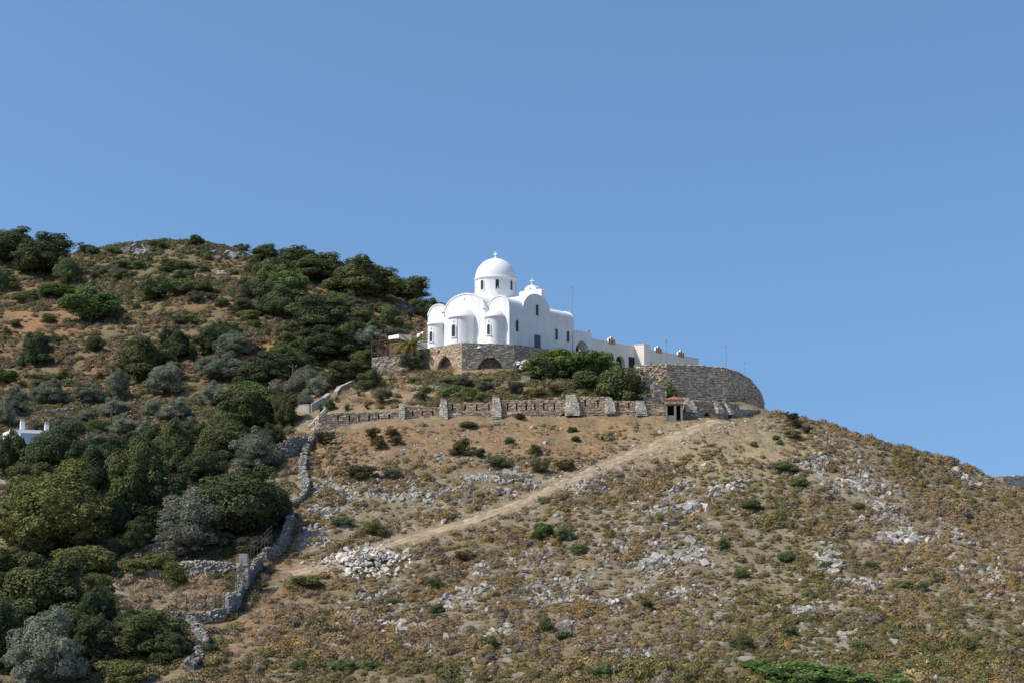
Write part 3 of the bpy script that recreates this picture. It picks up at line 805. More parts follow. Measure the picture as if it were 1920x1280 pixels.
# white annexe peeping out behind, left of the church
an_ = thing('white_annexe', 'small white flat-roofed annexe with arched terracotta vents behind the pergola', 'building', at(740, 642, 180))
AO = np.array(an_.location)
p0 = at(748, 628, 180) - AO; p1 = at(803, 619, 183) - AO
m_ = MB(); dv = (p1 - p0)[:2]; pr_ = np.array([-dv[1], dv[0]]) / np.hypot(*dv)
zt1 = p0[2] + .1
def q_(p, o, z): return (p[0] + pr_[0] * o, p[1] + pr_[1] * o, z)
p1b = p0 + (p1 - p0) * .62
m_.hexa([q_(p0, 0, zt1 - .62), q_(p1b, 0, zt1 - .62), q_(p1b, 2.2, zt1 - .62), q_(p0, 2.2, zt1 - .62), q_(p0, 0, zt1), q_(p1b, 0, zt1), q_(p1b, 2.2, zt1), q_(p0, 2.2, zt1)])
pe = p0 + (p1 - p0) * 1.3
p1c = p0 + (p1 - p0) * .625
m_.hexa([q_(p1c, .05, -2.2), q_(pe, .05, -2.2), q_(pe, 5, -2.2), q_(p1c, 5, -2.2), q_(p1c, .05, zt1 - .25), q_(pe, .05, zt1 - .25), q_(pe, 5, zt1 - .25), q_(p1c, 5, zt1 - .25)])
part('wall', m_, white, an_)
m_ = MB(); m_.hexa([q_(p0, .3, -1.5), q_(p1b, .3, -1.5), q_(p1b, 2.0, -1.5), q_(p0, 2.0, -1.5), q_(p0, .3, zt1 - .623), q_(p1b, .3, zt1 - .623), q_(p1b, 2.0, zt1 - .623), q_(p0, 2.0, zt1 - .623)]); part('porch_shade_block', m_, M['wood'], an_)  # dark wood colour stands in for the shade under the pergola
fr = MB(); te = MB(); du = dv / np.hypot(*dv)
for k, hg in enumerate((.95, 1.2, .95)):
    c0 = p1c[:2] + du * (.55 + .52 * k)
    def prof2(w, h, z): return [(-w, z)] + [(-w * math.cos(math.pi * i / 10), z + h - w + w * math.sin(math.pi * i / 10)) for i in range(11)] + [(w, z)]
    f2 = lambda a, b, t, c0=c0: (c0[0] + du[0] * a + pr_[0] * t, c0[1] + du[1] * a + pr_[1] * t, b)
    fr.prism(prof2(.256, hg, zt1 - .5), f2, -.05, .5); te.prism(prof2(.17, hg - .12, zt1 - .45), f2, -.07, .1)
vv = part('roof_vent', fr, white, an_); part('terracotta_opening', te, M['terracotta'], vv)

# big rampart on the right
ramp = thing('stone_rampart', 'big curved stone rampart with a sheer face at the right end of the terrace', 'retaining wall', at_z(1250, 681, 20.7))
RO = np.array(ramp.location)
rp = [at_z(1188, 683.5, 20.7), at_z(1250, 681, 20.75), at_z(1305, 684, 20.75), at_z(1360, 688, 20.7), at_z(1388, 697, 20.5), at_z(1408, 710, 20.05), at_z(1424, 729, 19.4), at_z(1433, 750, 18.7)]
rb = [12.0, 13.0, 13.6, 13.8, 14, 14.2, 14.4, 14.6]
m_ = MB(); rk = random.Random(8)
for i in range(len(rp) - 1):
    stones(m_, rp[i] - RO, rp[i + 1] - RO, (rb[i] - RO[2], rb[i + 1] - RO[2]), (rp[i][2] - RO[2], rp[i + 1][2] - RO[2]), 1.2, .21, (.22, .62), (), WARM if i == 0 else [(.58, .49, .40), (.48, .42, .36), (.63, .53, .42), (.40, .355, .315), (.53, .43, .34), (.68, .585, .48)], rk, .06, .03, .16)
part('wall', m_, M['stone'], ramp)
m_ = MB()
top_ = [p - RO + np.array([0, 0, -.15]) for p in rp]; bk = [church(40, 14, 0), church(14, 10, 0)]
m_.add(top_ + [np.array([b[0] - RO[0], b[1] - RO[1], top_[-1][2] if k == 0 else top_[0][2]]) for k, b in enumerate(bk)], [tuple(range(len(top_) + 2))], (.36, .3, .24)); part('terrace_floor', m_, M['concrete'], ramp)
# broken buttresses along the rampart's foot
def buttress_pts(p, n, w, out, h, topw=.35):
    """wedge standing against a wall: p foot on the wall line, n outward normal"""
    t = np.array([-n[1], n[0]])
    def P(a, o, z): return (p[0] + t[0] * a + n[0] * o, p[1] + t[1] * a + n[1] * o, p[2] + z)
    return P
def buttress(parent, O, p, n, w, out, h, pal, rnd, lean=.8, name='buttress'):
    m = MB(); P = buttress_pts(np.asarray(p, float) - O, np.asarray(n, float), w, out, h)
    z = -.5
    while z < h:
        hh = rnd.uniform(.16, .28); k = max(0.0, min(1.0, (z + hh) / h)); o = out * (1 - lean * k)
        wl = -w / 2 * (1 - .15 * k) + rnd.uniform(-.04, .04); wr = w / 2 * (1 - .6 * k * k * lean) + rnd.uniform(-.04, .04)
        a = wl
        while a < wr - .02:
            b = min(wr, a + rnd.uniform(.2, .45))
            if wr - b < .12: b = wr
            j = lambda: rnd.uniform(-.03, .03); c = np.array(rnd.choice(pal)) * rnd.uniform(.8, 1.2)
            o1 = o + j()
            m.hexa([P(a + .01 + j(), o1 + j(), z + .01), P(b - .01 + j(), o1 + j(), z + .01), P(b - .01, -.25, z + .01), P(a + .01, -.25, z + .01),
                    P(a + .01 + j(), o1 - .04 + j(), min(z + hh, h) - .01), P(b - .01 + j(), o1 - .04, min(z + hh, h) - .01), P(b - .01, -.25, min(z + hh, h) - .01), P(a + .01, -.25, min(z + hh, h) - .01)], c)
            a = b
        z += hh
    return part(name, m, M['stone'], parent)
PALE = [(.52, .46, .37), (.47, .40, .31), (.43, .39, .33), (.55, .50, .43)]
for i, t, zz in ((3, .55, 14.2), (4, .6, 14.5), (5, .5, 14.6), (6, .3, 14.9)):
    p = rp[i] + (rp[i + 1] - rp[i]) * t; d = (rp[i + 1] - rp[i])[:2]; d /= np.hypot(*d); n_ = np.array([d[1], -d[0]])
    buttress(ramp, RO, (p[0], p[1], zz), n_, .7, 1.3, 2.4, PALE, rk, .85)

# ------------------------------------------------------------------ slit-pierced wall along the foot of the garden
gwl = thing('garden_wall', 'long stone garden wall with narrow slits and sloping buttresses below the church', 'wall', at(750, 785, 148))
LO = np.array(gwl.location); rl = random.Random(21)
low = [(597.5, 812, 775, 147.0), (680, 800, 772, 147.6), (752, 790, 770, 148.1), (754, 790, 781, 148.1), (832, 788, 779, 148.5), (833, 788, 774, 148.5), (931, 788, 771, 148.7), (1073, 788, 769.5, 148.8), (1144, 788, 769.5, 148.9), (1202, 788, 768.5, 149.0), (1246, 788, 767, 149.2), (1300, 788, 766.5, 150.0), (1348, 786, 766, 152.0), (1392, 785, 766, 156.5), (1425, 784, 768, 164.0), (1440, 783, 769.5, 170.5)]
LP = [at(px, 780, Y) for px, b, t, Y in low]
LB = [at(px, b, Y)[2] - .35 for px, b, t, Y in low]; LT = [at(px, t, Y)[2] for px, b, t, Y in low]
def along(i, px):
    a, b = LP[i], LP[i + 1]
    ts = np.linspace(0, 1, 300); xs = [proj(*(a + (b - a) * t))[0] for t in ts]
    k = int(np.argmin(np.abs(np.array(xs) - px))); return ts[k] * np.hypot(*(b - a)[:2]), a + (b - a) * ts[k]
drains = [(1056, 11, 775.5), (1118, 9, 776), (1177, 8, 776), (1236, 8, 777), (1327, 10, 772.5), (1369, 7, 769), (1406, 6, 770)]
mlow = MB(); mhi = MB(); slit_q = []
slits_px = {0: (634, 655, 673), 1: (692, 710, 730), 3: (774, 792, 812), 5: (848, 872, 894, 917), 6: (952, 969, 987, 1003, 1020, 1040), 7: (1098, 1122), 8: (1160, 1180)}
slit_base = {3: 779, 5: 768, 6: 766.5, 7: 760, 8: 764}
tops_up = {3: (762, 762.5), 5: (753.5, 754), 6: (749.5, 748), 7: (743, 743), 8: (750, 751), 9: (755, 757), 11: (750, 752), 12: (753, 756)}
for i in range(len(LP) - 1):
    d = (LP[i + 1] - LP[i])[:2]; L_ = np.hypot(*d); d /= L_; nr = np.array([d[1], -d[0]])
    hs = []
    for px, hw, ty in drains:
        if low[i][0] < px < low[i + 1][0]:
            s, q = along(i, px); zt_ = at(px, ty, q[1])[2]; hs.append((s, hw / 17.6, zt_ - 1.0 - LO[2], zt_ - LO[2], 'arch'))
    if i < 2:
        for px in slits_px[i]:
            s, q = along(i, px); zz = at(px, 787.5, q[1])[2]; hs.append((s, .07, zz - .05 - LO[2], zz + .58 - LO[2], 'slit')); slit_q.append((q[:2] - nr * .22 - LO[:2], d, zz - .1 - LO[2], zz + .63 - LO[2]))
    stones(mlow, LP[i] - LO, LP[i + 1] - LO, (LB[i] - LO[2], LB[i + 1] - LO[2]), (LT[i] - LO[2], LT[i + 1] - LO[2]), .9, .18, (.22, .6), hs, WARM if i < 2 else [(.50, .42, .33), (.43, .37, .31), (.55, .46, .36), (.35, .31, .27), (.46, .41, .35)] if i < 11 else [(.43, .395, .36), (.36, .335, .31), (.50, .45, .40), (.3, .28, .265)], rl, .035, .025, .16)
    up = tops_up.get(i)
    if up and up[0]:
        o = nr * -.35; a = LP[i][:2] + o; b = LP[i + 1][:2] + o
        za = at(low[i][0], up[0], LP[i][1] + .35)[2]; zb_ = at(low[i + 1][0], up[1], LP[i + 1][1] + .35)[2]
        hs = []
        for px in slits_px.get(i, ()):
            s, q = along(i, px); zz = at(px, slit_base[i], q[1] + .35)[2]; hs.append((s, .07, zz - LO[2], zz + .6 - LO[2], 'slit')); slit_q.append((q[:2] - nr * .55 - LO[:2], d, zz - .05 - LO[2], zz + .65 - LO[2]))
        stones(mhi, a - LO[:2], b - LO[:2], (LT[i] - .05 - LO[2], LT[i + 1] - .05 - LO[2]), (za - LO[2], zb_ - LO[2]), .45, .17, (.2, .5), hs, [(.50, .40, .29), (.43, .345, .26), (.54, .44, .33), (.37, .305, .245)], rl, .03, .025, .14, .3)
for c, d, a, b in slit_q:  # dark sheet behind each slit stands in for the shade inside it
    m_ = MB(); m_.add([(c[0] - d[0] * .12, c[1] - d[1] * .12, a), (c[0] + d[0] * .12, c[1] + d[1] * .12, a), (c[0] + d[0] * .12, c[1] + d[1] * .12, b), (c[0] - d[0] * .12, c[1] - d[1] * .12, b)], [(0, 1, 2, 3)]); part('slit', m_, M['dark'], gwl)
part('wall', mlow, M['stone'], gwl); part('parapet', mhi, M['stone'], gwl)
dk = MB()
for i in range(len(LP) - 1):
    for px, hw, ty in drains:
        if low[i][0] < px < low[i + 1][0]:
            s, q = along(i, px); d = (LP[i + 1] - LP[i])[:2]; d /= np.hypot(*d); nr = np.array([d[1], -d[0]]); w_ = hw / 17.6 + .1
            z1 = at(px, ty - 1.5, q[1])[2]
            c = q[:2] - nr * .8 - LO[:2]
            dk.add([(c[0] - d[0] * w_, c[1] - d[1] * w_, z1 - 1.7 - LO[2]), (c[0] + d[0] * w_, c[1] + d[1] * w_, z1 - 1.7 - LO[2]), (c[0] + d[0] * w_, c[1] + d[1] * w_, z1 - LO[2]), (c[0] - d[0] * w_, c[1] - d[1] * w_, z1 - LO[2])], [(0, 1, 2, 3)])
part('drain_arch', dk, M['dark'], gwl)
for px, w_, top, bot, out, lean in ((753, .62, 756, 784, .35, .3), (832, .85, 748, 780, .55, .7), (931, 1.0, 744, 777, .7, .8), (1073, 1.45, 739, 770, .7, .85), (1144, 1.0, 744, 766, .6, .9), (1202, 1.1, 750, 770, .4, .6), (1293, 1.2, 744, 764, .6, .95), (1347, .8, 750, 766, .5, .95), (1366, .8, 752, 768, .5, .95)):
    i = max(k for k in range(len(LP) - 1) if low[k][0] <= px)
    s, q = along(i, px); d = (LP[i + 1] - LP[i])[:2]; d /= np.hypot(*d); nr = np.array([d[1], -d[0]])
    zb0 = at(px, bot, q[1])[2]; zt0 = at(px, top, q[1])[2]
    buttress(gwl, LO, (q[0] - nr[0] * .3, q[1] - nr[1] * .3, zb0), nr, w_, out + .3, zt0 - zb0, PALE, rl, lean)
# sloping left end
q = LP[0]; m_ = MB()
e0 = at(581, 800, 149.0); e1 = at(612, 767, 152)
stones(m_, e0 - LO, LP[0] - LO, (e0[2] - 1.0 - LO[2], LB[0] - LO[2]), (e0[2] - LO[2] - .2, LT[0] - .3 - LO[2]), .6, .18, (.2, .5), (), WARM, rl, .04)
part('end_buttress', m_, M['stone'], gwl)
cpb = MB(); cpb.tube([e0 - LO + np.array([0, 0, -.1]), e1 - LO], .26, 5); part('sloping_coping', cpb, M['concrete'], gwl)

# steps and stair wall between garden wall and rampart
sw = thing('stair_wall', 'grey stone stair wall climbing from the garden wall to the rampart', 'wall', at(1200, 760, 157))
SO = np.array(sw.location); m_ = MB()
for (pa, ya, pb2, yb, bot, Y, pal) in ((1188, 722, 1212, 716, 770, 158, STONES), (1204, 700, 1230, 702, 770, 160.5, STONES), (1225, 718, 1250, 724, 772, 157.2, STONES), (1206, 742, 1252, 746, 775, 153, STONES)):
    a = at(pa, ya, Y); b = at(pb2, yb, Y + .3); bz = at(pa, bot, Y)[2]
    stones(m_, a - SO, b - SO, (bz - SO[2],) * 2, (a[2] - SO[2], b[2] - SO[2]), .7, .19, (.22, .55), (), pal, rl, .03)
part('wall', m_, M['stone'], sw)
m_ = MB()
for px, py, Y in ((1191, 736, 157.6), (1205.5, 731, 157.9), (1221, 724, 158.2), (1226, 718, 158.6), (1192, 745, 157.0)):
    a = at(px, py, Y) - SO; m_.box(a[0] - .16, a[0] + .16, a[1] - .9, a[1] - .5, a[2] - .4, a[2] + .1)
part('step_riser', m_, M['concrete'], sw)

shp = surf('shrine_plaster', (.27, .24, .205), .95, 5, .2, .02, 12, stain=.2)
# little roofed shrine standing in the wall
sh = thing('shrine', 'little open shrine with a red pyramid roof built into the stone wall', 'shrine', at(1264, 786.5, 147.9), math.radians(-8))
k = 147.9 / F; hwS = 16.5 * k
zr = lambda py: float(at(1264, py, 147.9)[2] - at(1264, 786.5, 147.9)[2])
for x in (-hwS + .12, .12, hwS - .12):
    m_ = MB(); m_.box(x - .11, x + .11, -.11, .11, -.5, zr(759.2)); part('pillar', m_, shp, sh)
for x in (-hwS + .12, hwS - .12):
    m_ = MB(); m_.box(x - .11, x + .11, 1.4, 1.62, -.5, zr(759.2)); part('pillar', m_, shp, sh)
m_ = MB(); m_.box(-hwS + .232, .01, -.06, .06, -.5, zr(778)); part('low_wall', m_, shp, sh)
for x in (-hwS + .05, hwS - .05):
    m_ = MB(); m_.box(x - .04, x + .04, .114, 1.39, -.5, zr(759.3)); part('side_wall', m_, shp, sh)
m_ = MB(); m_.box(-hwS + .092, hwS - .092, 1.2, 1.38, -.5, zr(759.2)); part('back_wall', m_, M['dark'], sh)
m_ = MB(); m_.box(-hwS, hwS, -.14, 1.64, zr(759.2) + .002, zr(757)); part('lintel', m_, shp, sh)
m_ = MB(); m_.box(-hwS - .06, hwS + .06, -.2, 1.7, zr(757) + .002, zr(748.5)); m_ = part('entablature', m_, surf('brown_plaster', (.46, .28, .16), .9, 6, .2), sh)
a = MB()
for c in (-hwS * .5, hwS * .5):
    pr = [(c - .27, zr(756.6))] + [(c - .27 * math.cos(math.pi * i / 10), zr(756.6) + .27 * math.sin(math.pi * i / 10)) for i in range(11)] + [(c + .27, zr(756.6))]
    a.prism(pr, fy, -.23, -.202)
part('lunette', a, shp, m_)
m_ = MB(); z0 = zr(748.5) + .002; z1 = zr(741)
m_.add([(-hwS - .16, -.3, z0), (hwS + .16, -.3, z0), (hwS + .16, 1.8, z0), (-hwS - .16, 1.8, z0), (-hwS * .45, .3, z0 + (z1 - z0) * .62), (hwS * .45, .3, z0 + (z1 - z0) * .62), (hwS * .45, 1.2, z0 + (z1 - z0) * .62), (-hwS * .45, 1.2, z0 + (z1 - z0) * .62), (0, .75, z1)],
       [(0, 3, 2, 1), (0, 1, 5, 4), (1, 2, 6, 5), (2, 3, 7, 6), (3, 0, 4, 7), (4, 5, 8), (5, 6, 8), (6, 7, 8), (7, 4, 8)]); rf_ = part('roof', m_, M['redtile'], sh)
m_ = MB(); m_.lathe([(0, z1 - .02), (.07, z1), (.05, z1 + .12), (0, z1 + .16)], 0, .75, 8); part('finial', m_, M['redtile'], rf_)

# ------------------------------------------------------------------ foliage shapes
def rng(seed): return np.random.default_rng(seed)
def sphere_pts(r, n):
    v = r.normal(size=(n, 3)); return v / np.linalg.norm(v, axis=1)[:, None]
def quads(c, nrm, size, r, asp=1.0):
    """one quad per centre, facing nrm, spun at random"""
    n = len(c)
    up = sphere_pts(r, n)
    a = np.cross(nrm, up); a /= np.linalg.norm(a, axis=1)[:, None] + 1e-9
    b = np.cross(nrm, a)
    s = size[:, None] * .5
    a = a * s * asp; b = b * s
    bend = nrm * s * .35
    v = np.stack([c - a - b, c + a - b + bend, c + a + b, c - a + b + bend], 1).reshape(-1, 3)
    f = np.arange(n * 4).reshape(n, 4)
    return v, f
ICO = None
def ico(sub):
    bm = bmesh.new(); bmesh.ops.create_icosphere(bm, subdivisions=sub, radius=1)
    v = np.array([x.co[:] for x in bm.verts]); f = np.array([[q.index for q in p.verts] for p in bm.faces]); bm.free(); return v, f
ICO1 = ico(1); ICO2 = ico(2)
def crown(seed, nl, lr, nleaf, ls, col, col2, shape='dome', asp=.75, gap=.0, jitter=.30, core=True, zlo=.0, spread=.5):
    """crown in a unit box: x, y from -.5 to .5, z from zlo to 1; many leaf-sized faces on uneven lobes"""
    r = rng(seed)
    L = []
    ns = 5; a0 = r.uniform(0, 6.28)         # the crown is a cluster of unequal domes
    subs = [(0, 0, .29, 1.0)] + [(math.cos(a0 + 6.28 * i / ns + r.uniform(-.3, .3)) * r.uniform(.17, .26), math.sin(a0 + 6.28 * i / ns + r.uniform(-.3, .3)) * r.uniform(.17, .26), r.uniform(.16, .25), r.uniform(.55, .95)) for i in range(ns)]
    while len(L) < nl:
        p = r.uniform(-1, 1, 3)
        d = np.linalg.norm(p)
        if d > 1 or d < .35: continue
        if shape == 'dome':
            p = p / d * (r.uniform(.80, 1.02) if r.random() < .85 else d)
            p[2] = abs(p[2]) if r.random() < .82 else p[2] * .4
            cx_, cy_, cr_, ch_ = subs[r.integers(0, len(subs))]
            q = np.array([cx_ + p[0] * cr_, cy_ + p[1] * cr_, zlo + .13 + p[2] * (ch_ - .13 - zlo - lr[1] * .7)])
        elif shape == 'ball':
            q = np.array([p[0] * .38, p[1] * .38, (1 + zlo) / 2 + p[2] * (1 - zlo) * .36])
        elif shape == 'spread':       # many upright masses, open between
            h = .52 + .42 * math.sqrt(max(0, 1 - (p[0] ** 2 + p[1] ** 2))) * r.uniform(.75, 1)
            q = np.array([p[0] * .42, p[1] * .42, zlo + .1 + (h - zlo - .1) * r.uniform(.25, 1)])
        L.append((q, r.uniform(*lr)))
    mb = MB(); c1 = np.array(col); c2 = np.array(col2)
    per = np.array([l[1] ** 2 for l in L]); per = (per / per.sum() * nleaf).astype(int)
    if core:
        vi, fi = ICO1; mb.addnp(vi * np.array([.20, .20, .22]) + np.array([0, 0, .42]), f3=fi, col=np.tile(c1, (len(vi), 1)))
        k = int(nleaf * .22); d = sphere_pts(r, k); tf = sphere_pts(r, 30); w = (d @ tf.T).max(1)
        c = d * np.array([.31, .31, .34]) * (.80 + .22 * np.clip((w - .75) / .25, 0, 1) + r.normal(0, .05, k))[:, None] + np.array([0, 0, .42])
        nn = d * .95 + sphere_pts(r, k) * .55; nn /= np.linalg.norm(nn, axis=1)[:, None]
        v, f = quads(c, nn, ls * r.uniform(.6, 1.35, k), r, asp)
        lc = (c1 + (c2 - c1) * r.random((k, 1))) * (1 + r.normal(0, jitter * .5, (k, 1)))
        mb.addnp(v, f4=f, col=np.clip(np.repeat(lc, 4, 0), .004, 1))
    for (q, rad), k in zip(L, per):
        tone = c1 + (c2 - c1) * r.random()
        tone = tone * r.uniform(.82, 1.18)
        d = sphere_pts(r, k)
        d[:, 2] = np.where(d[:, 2] < -.5, -d[:, 2], d[:, 2])
        # break the lobe into tufts so its outline is uneven
        tuft = sphere_pts(r, 9)
        w = (d @ tuft.T).max(1)
        rr = rad * (.62 + .48 * np.clip((w - .45) / .5, 0, 1) + r.normal(0, .07, k))
        c = q + d * rr[:, None] * np.array([1, 1, .95])
        nn = d * .95 + sphere_pts(r, k) * .55; nn /= np.linalg.norm(nn, axis=1)[:, None]
        v, f = quads(c, nn, ls * r.uniform(.6, 1.35, k), r, asp)
        lc = tone * (1 + r.normal(0, jitter * .5, (k, 1))) * (1 + r.normal(0, .06, (k, 3)))
        mb.addnp(v, f4=f, col=np.clip(np.repeat(lc, 4, 0), .004, 1))
        if core:
            vi, fi = ICO1
            mb.addnp(q + vi * rad * .68 * np.array([1, 1, .8]), f3=fi, col=np.tile(tone * .9, (len(vi), 1)))
    return mb
def trunk_mb(seed, n=4, lean=.1, top=.7):
    r = random.Random(seed); mb = MB()
    b = np.array([0, 0, -.12])
    f = np.array([r.uniform(-lean, lean) * .5, r.uniform(-lean, lean) * .5, .2])
    mb.tube([b, f * .5 + b * .5 + np.array([.01, 0, 0]), f], [.05, .038, .03], 7)
    for k in range(n):
        a = 2 * math.pi * (k + r.random() * .6) / n
        m = f + np.array([math.cos(a) * .12, math.sin(a) * .12, .16]); e = np.array([math.cos(a) * .30, math.sin(a) * .30, top * r.uniform(.75, 1)])
        mb.tube([f - np.array([0, 0, .01]), m, e], [.024, .016, .006], 5)
    return mb
OAK = (.098, .116, .046); OAK2 = (.128, .146, .054)
DARK = (.072, .094, .042); DARK2 = (.098, .120, .050)
OLV = (.195, .212, .142); OLV2 = (.250, .265, .190)
YEL = (.140, .146, .046); YEL2 = (.165, .165, .056)
GRN = (.088, .140, .040); GRN2 = (.120, .165, .050)
GRY = (.095, .105, .062); GRY2 = (.120, .120, .075)
PROTO = {}
def proto(kind, mbs, mat='leaf'):
    PROTO[kind] = [m.mesh(kind + '_crown', M[mat]) for m in mbs]
proto('oak', [crown(100 + i, 70, (.065, .15), 17000, .022, OAK, OAK2) for i in range(4)])
proto('dark', [crown(120 + i, 70, (.065, .15), 17000, .022, DARK, DARK2) for i in range(4)])
proto('olive', [crown(140 + i, 60, (.065, .14), 13000, .024, OLV, OLV2, 'dome', .38, jitter=.5) for i in range(4)])
proto('pine', [crown(160 + i, 80, (.07, .12), 20000, .018, YEL, YEL2, 'dome', .6) for i in range(1)])
proto('green', [crown(170 + i, 26, (.09, .19), 6000, .034, GRN, GRN2, 'spread', .8, zlo=0) for i in range(3)])
proto('bush', [crown(180 + i, 22, (.11, .21), 4200, .036, DARK2, OAK2, 'dome', .7, zlo=-.05) for i in range(3)])
proto('greybush', [crown(190 + i, 26, (.09, .18), 4200, .034, GRY, GRY2, 'spread', .45, zlo=-.05, jitter=.45) for i in range(3)])
proto('yellowbush', [crown(195 + i, 24, (.10, .19), 4500, .034, YEL, YEL2, 'dome', .6, zlo=-.05) for i in range(2)])
TRUNKS = [trunk_mb(300 + i, 4 + i % 2).mesh('trunk', M['bark'], True) for i in range(4)]
tr_rnd = random.Random(77)
def plant(kind, px, py, w, h, name, label, cat, group=None, trunk=True, var=None, tint=1.0, Y=None, sink=.0):
    """a tree or bush standing on the ground seen at (px, py); w, h its size in photo pixels there"""
    p = ground(px, py) if Y is None else at(px, py, Y)
    if Y is not None: p[2] = zt(p[0], p[1])
    s = np.linalg.norm(p) / F
    big = 1.2 if trunk and py < 625 else 1.0
    Wm, Hm = w * s * 1.12 * big, h * s * 1.06 * big
    k = tr_rnd.randrange(len(PROTO[kind])) if var is None else var
    rz = tr_rnd.uniform(0, 6.28)
    if py < 650 and px < 850 and not isinstance(tint, tuple): tint = tint * 1.28
    tone = (tint, tint, tint, 1) if not isinstance(tint, tuple) else (*tint, 1)
    if trunk:
        t = thing(name, label, cat, p - np.array([0, 0, sink * Hm]), rz, group)
        c = link('crown', PROTO[kind][k], t); c.scale = (Wm, Wm, Hm); c.color = tone
        b = link('trunk', TRUNKS[k % 4], t); b.scale = (Wm * .9, Wm * .9, Hm)
        return t
    o = link(name, PROTO[kind][k]); o.location = p - np.array([0, 0, sink * Hm]); o.rotation_euler = (0, 0, rz); o.scale = (Wm, Wm, Hm); o.color = tone
    tag(o, label, cat, group)
    return o
